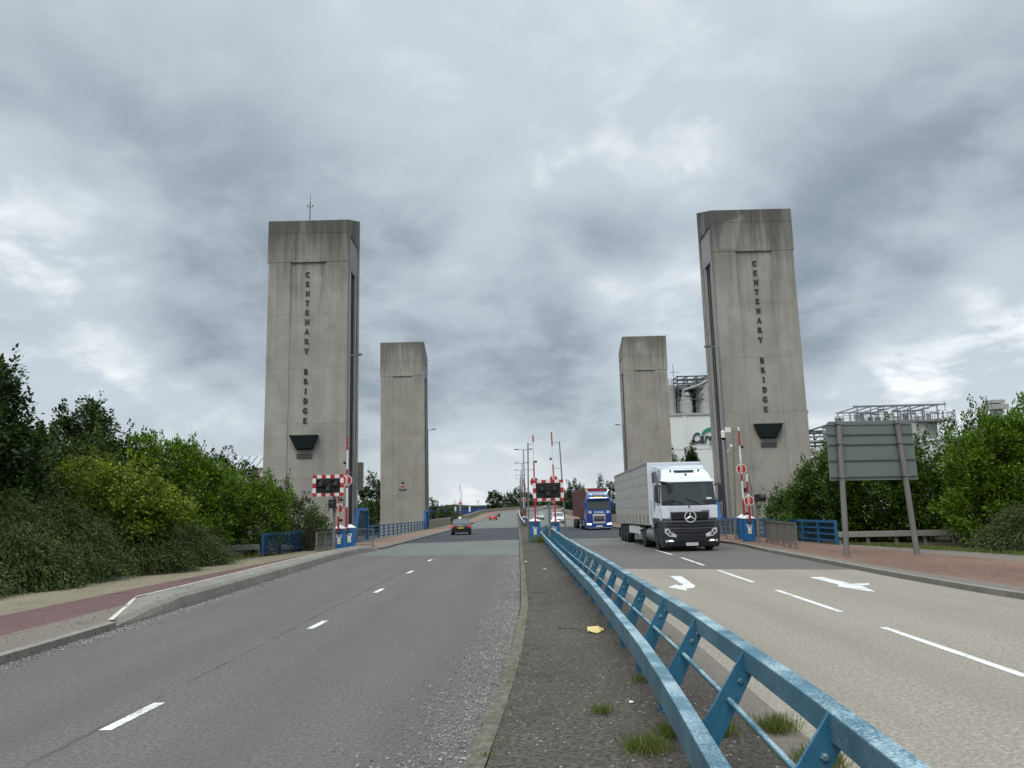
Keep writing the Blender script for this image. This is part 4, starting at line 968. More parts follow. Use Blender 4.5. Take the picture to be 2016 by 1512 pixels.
# emblem: ring with three rays
m = MB(); n = 30
m.loft([[(.255*math.cos(t), -.075, 1.47+.255*math.sin(t)), (.255*math.cos(t), -.115, 1.47+.255*math.sin(t)), (.215*math.cos(t), -.115, 1.47+.215*math.sin(t)), (.215*math.cos(t), -.075, 1.47+.215*math.sin(t))] for t in [2*math.pi*i/n for i in range(n+1)]], caps=False)
for k in range(3):
    t = R(90+120*k); d = Vector((math.cos(t), 0, math.sin(t))); p = Vector((-d.z, 0, d.x)); c = Vector((0, -.1, 1.47))
    m.add([c+p*.038, c+d*.225+p*.012, c+d*.225-p*.012, c-p*.038, c+Vector((0, -.028, 0))], [(0, 1, 4), (1, 2, 4), (2, 3, 4), (0, 4, 3)])
m.build('emblem', 'chrome', T)
m = MB(); m.lathe([(.215, 0), (.215, .02)], (0, -.085, 1.47), 'y', 24); m.build('emblem_back', 'black', T)
m = MB(); m.lathe([(.04, 0), (.04, .01)], (0, -.005, 1.9), 'y', 12); m.build('bonnet_badge', 'steel_dark', T)
m = MB()
for i in range(6): m.box(.52+i*.075, .575+i*.075, -.004, .03, 1.715, 1.74)
m.build('model_script', 'steel', T)
for k in (-1, 1):
    m = MB(); q = [(.70, .66), (1.02, .60), (1.14, .80), (1.10, .98), (.98, .96)]
    q = [(1.12, .98), (.92, .98), (.88, .86), (.62, .70), (.64, .60), (.94, .64), (1.13, .80)]
    m.prism([(k*x, z) for x, z in q], 'xz', -.08, .02); hl = m.build('headlight', 'lens', T, bevel=.012)
    m = MB()
    for x, z in ((1.0, .86), (.90, .75)): m.lathe([(.055, -.012), (.05, .0)], (k*x, -.085, z), 'y', 14)
    m.build('lamp_bowl', 'steel_dark', hl)
    m = MB(); m.box(min(k*.72, k*.98), max(k*.72, k*.98), -.065, .0, .43, .49); m.build('daytime_lamp', 'lit', T, bevel=.02)
    m = MB(); m.lathe([(.055, -.02), (.05, .0)], (k*1.07, -.05, .45), 'y', 12); m.build('fog_lamp', 'lens', T)
    m = MB(); m.prism([(k*.98, 1.95), (k*.84, 1.95), (k*.86, 1.40), (k*1.2, 1.40), (k*1.22, 1.92)], 'xz', -.012, .06); m.build('corner_deflector', 'truck_white', T, bevel=.02)
    for y in (.95,): 
        m = MB(); m.prism([(.55, 1.42), (.58, 1.16), (.75, 1.24), (1.2, 1.26), (1.6, 1.12), (1.75, .8), (2.05, .8), (2.05, 1.1), (2.2, 1.42)], 'yz', min(k*1.20, k*1.255), max(k*1.20, k*1.255)); m.build('wheel_arch', 'truck_grey', T)
    wheel(T, k*1.07, 1.42, .51, .32, k)
    wheel(T, k*.98, 5.0, .51, .55, k)
    for y in (11.6, 12.9, 14.2): wheel(T, k*1.05, y, .5, .38, k)
    m = MB(); m.lathe([(.34, -1.0), (.36, -.98), (.36, .98), (.34, 1.0)], (k*.92, 3.2, .66), 'y', 20); m.build('fuel_tank', 'steel', T, smooth=40)
    m = MB(); m.box(min(k*1.18, k*1.22), max(k*1.18, k*1.22), 6.6, 10.6, .55, .98); m.build('side_guard', 'white', T)
m = MB(); m.box(-.27, .27, -.07, -.055, .25, .37); np_ = m.build('number_plate', 'plate_w', T)
m = MB(); m.box(-.27, -.225, -.073, -.0695, .25, .37); m.build('plate_band', 'truck_blue', np_)
text_mesh('CB 4875 BC', .085, .002, 'plate_text', 'ink', np_, TF(.02, -.074, .31))
text_mesh('CB 4875 BC', .0, .0, 'x', 'ink', np_, TF(0, 0, 0)) if False else None
# trailer
m = MB(); m.box(-1.27, 1.27, 2.95, 16.3, 1.32, 3.96); m.build('trailer_body', 'curtain', T)
m = MB(); m.box(-1.275, 1.275, 2.88, 2.948, 1.1, 3.99); m.build('headboard', 'truck_white', T, bevel=.02)
m = MB(); m.box(-1.285, 1.285, 2.95, 16.32, 3.90, 4.02); m.build('roof_rail', 'steel', T, bevel=.02)
m = MB(); m.box(-1.275, 1.275, 2.95, 16.3, 1.08, 1.315); m.build('lower_rail', 'curtain', T)
for k in (-1, 1):
    for i, y in enumerate(np.arange(3.35, 16.2, .42)):
        m = MB(); m.box(min(k*1.272, k*1.292), max(k*1.272, k*1.292), y-.025, y+.025, 1.09, 1.55); m.build('curtain_strap', 'steel_dark' if i % 3 == 0 else 'curtain', T)
    m = MB()
    for z in (1.95, 2.5, 3.05, 3.5): m.box(min(k*1.268, k*1.278), max(k*1.268, k*1.278), 3.1, 16.2, z-.008, z+.008)
    m.build('curtain_seam', 'louvre', T)
m = MB(); m.box(-.5, .5, 2.3, 16.2, .82, 1.06); m.box(-.45, .45, .8, 6.0, .55, .9); m.box(-1.1, 1.1, 16.05, 16.15, .45, .6); m.build('chassis', 'truck_grey', T)
m = MB(); m.box(-1.25, -.75, 15.2, 15.24, .2, .75); m.build('mud_flap', 'black', T); m = MB(); m.box(.75, 1.25, 15.2, 15.24, .2, .75); m.build('mud_flap', 'black', T)
m = MB(); m.box(-1.22, -1.0, 7.0, 10.3, .55, .6); m.build('landing_gear', 'steel_dark', T)

# --- blue lorry with a maroon container
B = empty('articulated_lorry', (8.08, 76.2, .006), 'blue cab articulated lorry carrying a maroon box, behind the white lorry', 'lorry', rz=R(.8))
hwC = lambda z: float(np.interp(z, [0, 1.7, 2.8, 3.2, 3.7], [1.25, 1.25, 1.18, 1.10, 1.0]))
prof = [(.0, .22), (-.04, .6), (-.02, 1.2), (.03, 1.85), (.2, 2.85), (.15, 2.95), (.35, 3.3), (.7, 3.6), (1.1, 3.72), (2.2, 3.78), (2.25, .95), (1.75, .95), (1.6, 1.15), (.75, 1.15), (.65, .22)]
cab(prof, hwC).build('cab_body', 'truck_blue', B, bevel=.06, smooth=40)
m = MB(); m.loft([[(-1.08, .01, 2.02), (1.08, .01, 2.02), (1.06, .2, 2.02), (-1.06, .2, 2.02)], [(-1.02, .14, 2.80), (1.02, .14, 2.80), (1.0, .34, 2.80), (-1.0, .34, 2.80)]]); m.build('windscreen', 'scr', B)
m = MB(); m.loft([[(-1.1, .02, 2.82), (1.1, .02, 2.82), (1.1, .25, 2.86), (-1.1, .25, 2.86)], [(-1.1, -.12, 3.0), (1.1, -.12, 3.0), (1.08, .2, 3.08), (-1.08, .2, 3.08)]]); m.build('visor', 'truck_blue', B)
m = MB(); m.box(-.55, .55, .12, .2, 3.14, 3.32); hb = m.build('name_board', 'black', B)
m = MB()
for i in range(9): m.box(-.46+i*.105, -.385+i*.105, .105, .125, 3.18, 3.27)
m.build('name_board_mark', 'yellow', hb)
m = MB(); m.tube((-1.1, .3, 3.85), (-.8, .2, 3.45), .05); m.tube((1.1, .3, 3.85), (.8, .2, 3.45), .05); m.tube((-.85, .2, 3.44), (.85, .2, 3.44), .05); m.build('light_bar', 'chrome', B)
for x in (-.45, -.15, .15, .45):
    m = MB(); m.lathe([(.085, -.03), (.075, .04)], (x, .14, 3.53), 'y', 12); m.build('spot_lamp', 'lens', B)
m = MB(); m.tube((-.85, -.02, 3.09), (.85, -.02, 3.09), .025); m.build('marker_bar', 'lit', B)
m = MB(); m.prism([(-1.0, 1.93), (1.0, 1.93), (.72, 1.52), (-.72, 1.52)], 'xz', -.07, .05); m.build('front_panel', 'truck_blue', B, bevel=.02)
text_mesh('SCANIA', .27, .01, 'front_lettering', 'plate_w', B, TF(0, -.085, 1.68), bold=.006)
m = MB(); m.prism([(-.62, 1.5), (.62, 1.5), (.58, .62), (-.58, .62)], 'xz', -.08, .05); g = m.build('grille', 'chrome', B, bevel=.02)
for z in (1.28, 1.14, 1.0, .88):
    m = MB(); m.box(-.52, .52, -.10, -.079, z-.055, z+.055); m.build('grille_bar', 'truck_grey' if z != 1.28 else 'container', g)
for k in (-1, 1):
    m = MB(); m.prism([(k*.64, 1.62), (k*1.2, 1.8), (k*1.22, .68), (k*.62, .62)], 'xz', -.055, .0); m.build('side_decal', 'truck_violet', B)
    m = MB(); m.prism([(k*.76, 1.86), (k*1.06, 1.82), (k*1.02, 1.62), (k*.70, 1.58)], 'xz', -.085, .0); m.build('air_vane', 'lens', B)
    m = MB(); m.prism([(k*.72, .62), (k*1.18, .68), (k*1.18, .52), (k*.8, .48)], 'xz', -.075, .0); m.build('headlight', 'lit', B, bevel=.01)
    m = MB(); m.box(min(k*1.3, k*1.46), max(k*1.3, k*1.46), 0, .14, 2.1, 2.85); m.build('mirror', 'truck_blue', B, bevel=.03)
    m = MB(); m.prism([(.35, 2.05), (1.2, 2.0), (1.2, 2.75), (.45, 2.75)], 'yz', min(k*1.19, k*1.235), max(k*1.19, k*1.235)); m.build('side_window', 'blackglass', B)
    wheel(B, k*1.07, 1.45, .5, .32, k); wheel(B, k*.98, 4.9, .5, .55, k)
    for y in (11.2, 12.5, 13.8): wheel(B, k*1.05, y, .5, .38, k)
    m = MB(); m.box(min(k*.75, k*1.2), max(k*.75, k*1.2), 2.5, 4.2, .35, .9); m.build('side_skirt', 'truck_blue', B, bevel=.02)
m = MB(); m.box(-.3, .3, -.06, -.041, .32, .44); np_ = m.build('number_plate', 'plate_w', B)
m = MB(); m.box(-1.2, 1.2, -.07, -.042, .20, .235); m.build('lip_trim', 'chrome', B)
m = MB(); m.box(-1.22, 1.22, 2.75, 14.9, 1.3, 4.1); ct = m.build('container', 'container', B)
for k in (-1, 1):
    m = MB()
    for y in np.arange(2.95, 14.8, .28): m.box(min(k*1.22, k*1.25), max(k*1.22, k*1.25), y-.07, y+.07, 1.42, 3.98)
    m.build('corrugated_side', 'container', ct)
m = MB()
for i in range(7): m.box(-.55+i*.2, -.40+i*.2, 2.72, 2.749, 3.82, 4.02)
m.build('container_mark', 'red_paint', ct)
m = MB(); m.box(-.95, -.75, 2.72, 2.749, 3.8, 4.03); m.build('container_badge', 'yellow', ct)
m = MB(); m.box(-.5, .5, .8, 14.8, .75, 1.28); m.box(-1.1, 1.1, 14.7, 14.8, .45, .6); m.build('chassis', 'truck_grey', B)

# --- cars: rear at y = 0 facing the camera when rear=True, otherwise nose at y = 0
def car(loc, label, paint, rear=True, kind='hatch', rz=0., aerial=False, lit=False, wd=1.74):
    root = empty('parked_car' if False else 'car', loc, label, 'car', rz=rz, group=None); hw = wd/2
    if kind == 'van': belt, roofz, L = 1.12, 1.95, 4.6
    elif kind == 'suv': belt, roofz, L = 1.05, 1.72, 4.5
    else: belt, roofz, L = .93, 1.43, 4.15
    hb = lambda z: float(np.interp(z, [.2, .45, .7, belt], [hw-.10, hw-.01, hw, hw-.05]))
    pr = [(.08, .22), (.0, .36), (.01, .62), (.06, belt-.05), (.16, belt), (L-1.15, belt), (L-.5, belt-.10), (L-.06, belt-.24), (L, .55), (L-.02, .35), (L-.1, .22)]
    rb = lambda z: hb(z)
    m = MB(); m.loft([[(-rb(z), y, z) for y, z in pr], [(rb(z), y, z) for y, z in pr]]); m.build('body', paint, root, bevel=.07, smooth=45)
    yb0, yb1, yr0, yr1 = (.20, L-1.15, .72 if kind == 'hatch' else .35, L-1.95) if kind != 'saloon' else (.55, L-1.15, 1.15, L-1.95)
    wb, wr = hw-.06, hw-.20
    ring = lambda t, ins=0.: (yb0+(yr0-yb0)*t, yb1+(yr1-yb1)*t, wb+(wr-wb)*t, belt-.01+(roofz-belt)*t)
    m = MB(); rr = []
    for t in (0, .9, 1.0):
        y0, y1, w_, z = ring(t)
        if t == 1.0: w_ -= .08; y0 += .12; y1 -= .12
        rr.append([(-w_, y0, z), (w_, y0, z), (w_, y1, z), (-w_, y1, z)])
    m.loft(rr); m.build('cabin', paint, root, bevel=.05, smooth=45)
    def pane(name, a_, b_, which):
        y0, y1, w0, z0 = ring(a_); y0b, y1b, w1, z1 = ring(b_); i = .07; e = .012; m = MB()
        if which == 'rear': m.loft([[(-w0+i, y0-e, z0), (w0-i, y0-e, z0), (w1-i, y0b-e, z1), (-w1+i, y0b-e, z1)], [(-w0+i, y0+.05, z0), (w0-i, y0+.05, z0), (w1-i, y0b+.05, z1), (-w1+i, y0b+.05, z1)]])
        elif which == 'front': m.loft([[(-w0+i, y1+e, z0), (w0-i, y1+e, z0), (w1-i, y1b+e, z1), (-w1+i, y1b+e, z1)], [(-w0+i, y1-.05, z0), (w0-i, y1-.05, z0), (w1-i, y1b-.05, z1), (-w1+i, y1b-.05, z1)]])
        else:
            k = which; ya, yb = y0+(y1-y0)*.12, y0+(y1-y0)*.88; yc, yd = y0b+(y1b-y0b)*.1, y0b+(y1b-y0b)*.9
            m.loft([[(k*(w0+e), ya, z0), (k*(w0+e), yb, z0), (k*(w1+e), yd, z1), (k*(w1+e), yc, z1)], [(k*(w0-.05), ya, z0), (k*(w0-.05), yb, z0), (k*(w1-.05), yd, z1), (k*(w1-.05), yc, z1)]])
        return m.build(name, 'blackglass', root)
    pane('rear_window', .12, .84, 'rear'); pane('windscreen', .08, .88, 'front'); pane('side_window', .1, .84, 1); pane('side_window', .1, .84, -1)
    for k in (-1, 1):
        m = MB(); m.prism([(k*(hw-.28), belt-.12), (k*(hw-.06), belt-.05), (k*(hw-.03), belt-.27), (k*(hw-.20), belt-.30)], 'xz', -.012, .12); m.build('tail_light', 'lit_red' if lit else 'tail', root, bevel=.01)
        m = MB(); m.box(min(k*(hw-.42), k*(hw-.08)), max(k*(hw-.42), k*(hw-.08)), L-.10, L+.012, .55, .68); m.build('headlight', 'lens', root, bevel=.01)
        m = MB(); m.box(min(k*hw, k*(hw+.19)), max(k*hw, k*(hw+.19)), L-1.62, L-1.50, belt, belt+.15); m.build('door_mirror', paint, root, bevel=.03)
        for y in (.78, L-.82): wheel(root, k*(hw-.10), y, .31 if kind == 'hatch' else .34, .2, k)
    m = MB(); m.box(-.26, .26, -.016, .004, .56, .67); m.build('rear_number_plate', 'plate_y', root)
    m = MB(); m.box(-.26, .26, L-.02, L+.014, .40, .51); m.build('front_number_plate', 'plate_w', root)
    m = MB(); m.box(-hw+.06, hw-.06, -.02, .1, .235, .40); m.build('rear_bumper', 'black' if paint != 'car_red' else paint, root, bevel=.03)
    m = MB(); m.box(-hw+.15, hw-.15, L-.1, L+.02, .30, .44); m.box(-.4, .4, L-.1, L+.015, .58, .68); m.build('front_grille', 'black', root, bevel=.02)
    if paint == 'car_black':
        m = MB(); m.box(-hw+.4, hw-.4, -.018, .03, .725, .75); m.build('boot_trim', 'chrome', root)
        m = MB(); m.lathe([(.05, -.01), (.05, .02)], (0, .03, .83), 'y', 12); m.build('boot_badge', 'plate_w', root)
    if aerial:
        m = MB(); m.lathe([(.14, 0), (.13, .06), (.07, .11)], (-.12, 1.1, roofz-.005), n=14); m.build('roof_lamp', 'white', root, smooth=60)
        m = MB(); m.tube((.0, 2.0, roofz-.02), (.02, 1.7, roofz+.30), .008, n=5); m.build('aerial', 'black', root)
    return root
car((-4.95, 70.5, .004), 'black hatchback with white roof lamp, yellow plate and lit tail lamps driving away', 'car_black', aerial=True, lit=True, rz=R(2))
car(P(171, -5.0), 'red hatchback driving away on the left carriageway', 'car_red')
car(P(205, -5.0), 'dark maroon car driving away just ahead of the red hatchback', 'car_dark')
car(P(318, -1.3), 'dark car farthest up the left carriageway at the crest', 'car_dark', rz=R(-16))
def oncoming(s, X, label, paint, kind, wd=1.74):
    L = {'van': 4.6, 'suv': 4.5}.get(kind, 4.15); p = P(s, X); return car((p.x, p.y+L, p.z), label, paint, kind=kind, rz=R(180), wd=wd)
oncoming(120, 6.55, 'white high roofed van coming over the bridge behind the middle signal', 'truck_white', 'suv', 1.95)
oncoming(160, 4.9, 'pale silver car in the inner lane behind the signal post of the median', 'car_silver', 'hatch')

# ------------------------------------------------------------------ factory behind the right towers
F = empty('factory_building', (40.6, 200, -.6), 'white clad factory with large dark lettering and a green leaf behind the right towers', 'building')
m = MB(); m.box(0, 36, 0, 40, 0, 26.9); m.build('wall', 'fact', F)
for x in (3.6, 10.6, 17.5, 24.5, 31.5):
    m = MB(); m.box(x, x+.5, -.25, -.01, 0, 26.3); m.box(x+1.0, x+1.3, -.2, -.01, 0, 24); m.build('downpipe', 'fact', F)
m = MB(); m.box(-.1, 36.1, -.3, -.01, 26.4, 27.0); m.build('parapet', 'silo', F)
for z in (9, 17.5):
    m = MB(); m.box(0, 36, -.06, -.01, z, z+.12); m.build('cladding_joint', 'louvre', F)
text_mesh('Cargill', 3.75, .06, 'lettering', 'logo', F, TF(9.0, -.3, 20.3), shear=.18, bold=.09, sx=.74)
m = MB(); oc, ic = [], []
for i in range(17):
    t = R(172-150*i/16); oc.append((10.8+2.9*math.cos(t), 20.9+2.25*math.sin(t)))
    t2 = R(166-140*i/16); ic.append((11.2+2.9*math.cos(t2), 20.6+1.75*math.sin(t2)))
m.prism(oc+ic[::-1], 'xz', -.36, -.28); m.build('leaf_emblem', 'leafgreen', F)
def silo(X, Y, r, z0, z1, label, bands=4, base=None):
    o = empty('silo', (X, Y, z0), label, 'silo', group='pale silos above the factory roof'); h = z1-z0
    m = MB(); m.lathe([(r, 0), (r, h-.6), (r*.85, h-.2), (r*.2, h)], (0, 0, 0), n=28); m.build('shell', 'silo', o, smooth=40)
    for k in range(1, bands+1):
        m = MB(); z = h*k/(bands+1); m.lathe([(r+.06, z-.09), (r+.06, z+.09)], (0, 0, 0), n=28); m.build('band', 'louvre', o)
    m = MB(); n = 20
    for k in range(n):
        t = 2*math.pi*k/n; m.box(r*math.cos(t)-.05, r*math.cos(t)+.05, r*math.sin(t)-.05, r*math.sin(t)+.05, 0, h-.6)
    m.build('wall_rib', 'silo', o)
    m = MB(); n = 14; zz = h+.9
    pts = [(r*.92*math.cos(2*math.pi*k/n), r*.92*math.sin(2*math.pi*k/n)) for k in range(n)]
    for a_, b_ in zip(pts, pts[1:]+pts[:1]):
        m.tube((*a_, h-.5), (*a_, zz), .05, n=5); m.tube((*a_, zz), (*b_, zz), .05, n=5); m.tube((*a_, zz-.5), (*b_, zz-.5), .04, n=5)
    m.build('top_railing', 'steel', o)
    return o
silo(41.0, 206, 2.7, 26.3, 35.2, 'tall pale silo touching the edge of the far right tower')
silo(45.9, 205, 1.95, 26.3, 31.5, 'shorter pale silo in the gap between the two tall silos')
silo(52.0, 206, 2.85, 26.3, 36.0, 'tall pale silo beside the edge of the near right tower')
def frame(root, x0, x1, y0, y1, levels, nx, ny, r=.12, mat='steel', brace=True, seedv=1):
    rr = random.Random(seedv); xs = np.linspace(x0, x1, nx+1); ys = np.linspace(y0, y1, ny+1)
    m = MB()
    for x in xs:
        for y in ys: m.beam((x, y, levels[0]), (x, y, levels[-1]), r*1.4, r*1.4)
    m.build('column', mat, root)
    for z in levels[1:]:
        m = MB()
        for y in ys: m.beam((x0-.3, y, z), (x1+.3, y, z), r, r*2)
        for x in xs: m.beam((x, y0, z), (x, y1, z), r, r*1.6)
        m.build('floor_beam', mat, root)
    if brace:
        m = MB()
        for a_, b_ in zip(xs[:-1], xs[1:]):
            for z0, z1 in zip(levels[:-1], levels[1:]):
                if rr.random() < .45: m.beam((a_, y0, z0), (b_, y0, z1), r*.8, r*.8)
        m.build('brace', mat, root)
sf = empty('steel_gantry', (41, 203.5, 26.3), 'dark steel gantry with pipes around the silos over the factory roof', 'gantry')
frame(sf, 3.0, 13.5, 0, 5, [0, 4.2, 7.0, 9.3, 10.4], 4, 1, .16, 'steel_dark', seedv=4)
m = MB(); m.box(2.2, 13.6, 5.3, 8.0, 0, 7.6); m.box(4.2, 7.6, 2.6, 5.2, 5.0, 8.6); m.build('dark_backing', 'steel_dark', sf)  # added dark boxes, standing in for the near-black gaps between the silos
m = MB(); m.tube((4.2, -.4, .2), (4.2, -.4, 6.6), .28, n=10); m.tube((4.2, -.4, 6.6), (8.5, -.4, 7.9), .28, n=10); m.tube((8.5, -.4, 7.9), (12.5, -.4, 10.0), .28, n=10); m.build('pipe', 'silo', sf, smooth=40)
m = MB(); m.lathe([(.9, 0), (1.0, .5), (.4, 1.3)], (5.2, .3, 5.0), n=14); m.build('hopper', 'silo', sf, smooth=40)
m = MB(); m.tube((2.0, 0, 9), (2.0, 0, 13.6), .07); m.tube((1.0, 0, 11.6), (3.4, 0, 11.6), .05); m.build('roof_mast', 'steel_dark', sf)
m = MB(); m.tube((13, 0, 9), (13, 0, 14), .07); m.build('roof_mast', 'steel_dark', sf)
for k in range(3):
    m = MB(); m.box(3.0+k*3.4, 5.6+k*3.4, .5, 3.5, 7.2, 8.3+.3*k); m.build('plant_unit', 'steel', sf)
# tank with a round gantry behind the sign
tk = empty('storage_tank', (57.6, 122, -1.7), 'wide pale storage tank under a crowded steel platform behind the road sign', 'tank')
m = MB(); m.lathe([(8.2, 0), (8.2, 15.3), (7.9, 15.45), (1, 15.5)], (0, 0, 0), n=40); m.build('shell', 'silo', tk, smooth=40)
m = MB(); m.lathe([(4, 0), (4, 12.6), (3.3, 13.3), (.5, 13.7)], (11.2, 2, 0), n=30); m.build('side_tank', 'silo', tk, smooth=40)
pf = empty('tank_platform', (57.0, 118, 13.75), 'steel platform with railings, pipes and vents on top of the wide tank', 'gantry')
m = MB(); m.box(-8.3, 7.6, -4.2, 4, -.05, .25); m.build('deck', 'steel', pf)
frame(pf, -6.0, 5.8, -4, 3, [.25, 2.35], 6, 1, .09, 'steel', seedv=2)
m = MB()
for x in np.arange(-8.2, 7.41, .82):
    m.beam((x, -4.15, .25), (x, -4.15, 1.45), .06, .06)
for z in (.7, 1.1, 1.45): m.beam((-8.2, -4.15, z), (7.4, -4.15, z), .05, .05)
m.build('platform_railing', 'steel', pf)
rr = random.Random(5)
for i in range(20):
    x = -7+i*.70; m = MB(); h = rr.uniform(.7, 1.7); r_ = rr.uniform(.16, .42); m.lathe([(r_, 0), (r_, h*.7), (r_*1.3, h*.72), (r_*.8, h)], (x, rr.uniform(-3.2, 2), .25), n=12); m.build('vent', rr.choice(['silo', 'white', 'steel']), pf, smooth=40)
for i in range(11):
    x = -6+i*1.1; m = MB(); z = rr.uniform(.9, 2.0); m.tube((x, -3.4, z), (x+rr.uniform(1, 2.4), -3.4, z+rr.uniform(-.2, .2)), .10, n=8); m.tube((x, -3.4, .25), (x, -3.4, z), .10, n=8); m.build('pipe', 'steel', pf, smooth=40)
m = MB(); m.beam((-6.6, -4, 2.45), (7.2, -4, 2.45), .12, .2); m.tube((7.0, -4, 1.5), (7.0, -4, 2.9), .05); m.build('top_beam', 'steel', pf)
m = MB(); 
for k in range(9):
    t = R(-80+20*k); c = (7.6+1.3*math.cos(t), -2+2.6*math.sin(t)); m.beam((*c, -1.2), (*c, 1.6), .07, .07)
for z in (-.1, .8, 1.5):
    for k in range(8):
        t0, t1 = R(-80+20*k), R(-60+20*k); m.beam((7.6+1.3*math.cos(t0), -2+2.6*math.sin(t0), z), (7.6+1.3*math.cos(t1), -2+2.6*math.sin(t1), z), .07, .10)
m.build('landing', 'steel', pf)
# pipe bridge and low shed between tower and sign
pbx = empty('pipe_bridge', (46.5, 128, -.6), 'dark steel pipe bridge climbing between the right tower and the road sign', 'gantry')
frame(pbx, 0, 8, 0, 4, [0, 8, 10.2, 11.6, 13.0, 14.6], 5, 1, .14, 'steel_dark', seedv=8)
m = MB(); m.beam((-3.5, 0, 13.0), (5.6, 0, 15.6), .2, .25); m.beam((5.4, 0, 15.6), (8.2, 0, 15.3), .2, .2); m.build('sloping_beam', 'steel_dark', pbx)
for i in range(5):
    m = MB(); m.tube((-1, -.3, 10.6+i*.75), (8, -.3, 10.7+i*.75), .16, n=8); m.build('pipe', ('silo', 'steel', 'steel_dark')[i % 3], pbx, smooth=40)
m = MB(); m.lathe([(2.3, 0), (2.3, 11.2), (1.6, 11.9), (.3, 12.1)], (4.5, -1.5, 0), n=26); m.build('drum', 'silo', pbx, smooth=40)
sh = empty('factory_shed', (51, 112, -.6), 'low pale shed with a sloping roof between the right tower and the sign', 'building')
m = MB(); m.prism([(-10, 0), (12, 0), (12, 11.6), (-10, 9.0)], 'xz', 0, 8); m.build('wall', 'fact', sh)
m = MB(); m.beam((-10.2, -.2, 9.15), (12.2, -.2, 11.75), .5, .25); m.build('roof_edge', 'white', sh)
for X, h in ((76.5, 17.2), (84, 17.6)):
    o = empty('roof_vent', (X, 122, 12), 'pale square vent stack above the right hedge, ' + ('nearer the tank' if X < 80 else 'farther from the tank'), 'vent', group='vent stacks above the right hedge')
    m = MB(); m.lathe([(.9, 0), (.9, h-13.2)], (0, 0, 0), n=14); m.build('duct', 'louvre', o, smooth=40); m = MB(); m.box(-1.3, 1.3, -1.3, 1.3, h-13.1, h-12.3); m.box(-1.0, 1.0, -1.0, 1.0, h-12.1, h-11.6); m.build('cowl', 'louvre', o)
    m = MB(); m.box(-4, 4, -2, 6, -12.6, -.01); m.build('plant_room', 'fact', o)

# ------------------------------------------------------------------ distance on the left
s_ = empty('industrial_shed', (-23.5, 300, -.6), 'long low blue shed far off to the left of the approach road', 'building')
m = MB(); m.box(-12, 12, 0, 18, 0, 5.0); m.build('wall', 'blue_shed', s_); m = MB(); m.prism([(-12.2, 5.01), (12.2, 5.01), (12.2, 5.2), (0, 6.4), (-12.2, 5.2)], 'xz', -.2, 18.2); m.build('roof', 'steel_dark', s_)
for x in (-6, .5, 6):
    m = MB(); m.box(x-.35, x+.35, -.5, -.1, 3.4, 5.4); m.build('wall_panel', 'white', s_)
s2 = empty('industrial_shed', (-58, 430, -.6), 'very long grey warehouse on the far left skyline', 'building')
m = MB(); m.box(-40, 46, 0, 30, 0, 6.4); m.build('wall', 'louvre', s2); m = MB(); m.box(-40.5, 46.5, -.4, 30, 6.41, 7.2); m.build('roof', 'steel_dark', s2)
o = empty('road_sign', P(186, -12.0, .1), 'small white rectangular sign on a thin post among the far trees', 'sign'); m = MB(); m.tube((0, 0, 0), (0, 0, 4.2), .07); m.build('post', 'pole', o); m = MB(); m.box(-.55, .55, -.06, -.02, 3.7, 4.2); m.build('panel', 'plate_w', o)
o.location = P(250, -12.4, .1)
o = empty('road_sign', P(140, 11.6, .1), 'grey backs of a triangular sign and plate on one post left of the maroon box', 'sign'); m = MB(); m.tube((0, 0, 0), (0, 0, 4.3), .06); m.build('post', 'pole', o)
m = MB(); m.prism([(-.62, 3.2), (.62, 3.2), (0, 4.3)], 'xz', -.10, -.07); m.build('triangle_panel', 'louvre', o); m = MB(); m.box(-.5, .5, -.10, -.07, 2.75, 3.15); m.build('plate', 'louvre', o)

# ------------------------------------------------------------------ vegetation
def norm(v): return v/np.maximum(np.linalg.norm(v, axis=1, keepdims=True), 1e-9)
def leaf_mesh(name, c, d, nrm, L, W, mat, parent=None):
    # one rhombic, slightly folded leaf per row: c base, d direction, nrm leaf normal
    side = norm(np.cross(d, nrm)); L = L[:, None]; W = W[:, None]
    v = np.stack([c, c+d*L*.45+side*W*.5+nrm*W*.12, c+d*L, c+d*L*.45-side*W*.5+nrm*W*.12], 1).reshape(-1, 3)
    n = len(c); me = bpy.data.meshes.new(name); me.vertices.add(4*n); me.vertices.foreach_set('co', v.astype(np.float32).ravel())
    me.loops.add(4*n); me.loops.foreach_set('vertex_index', np.arange(4*n, dtype=np.int32))
    me.polygons.add(n); me.polygons.foreach_set('loop_start', np.arange(0, 4*n, 4, dtype=np.int32))
    me.update(calc_edges=True); me.validate(); me.materials.append(MT[mat])
    o = bpy.data.objects.new(name, me); C.objects.link(o)
    if parent: o.parent = parent
    return o
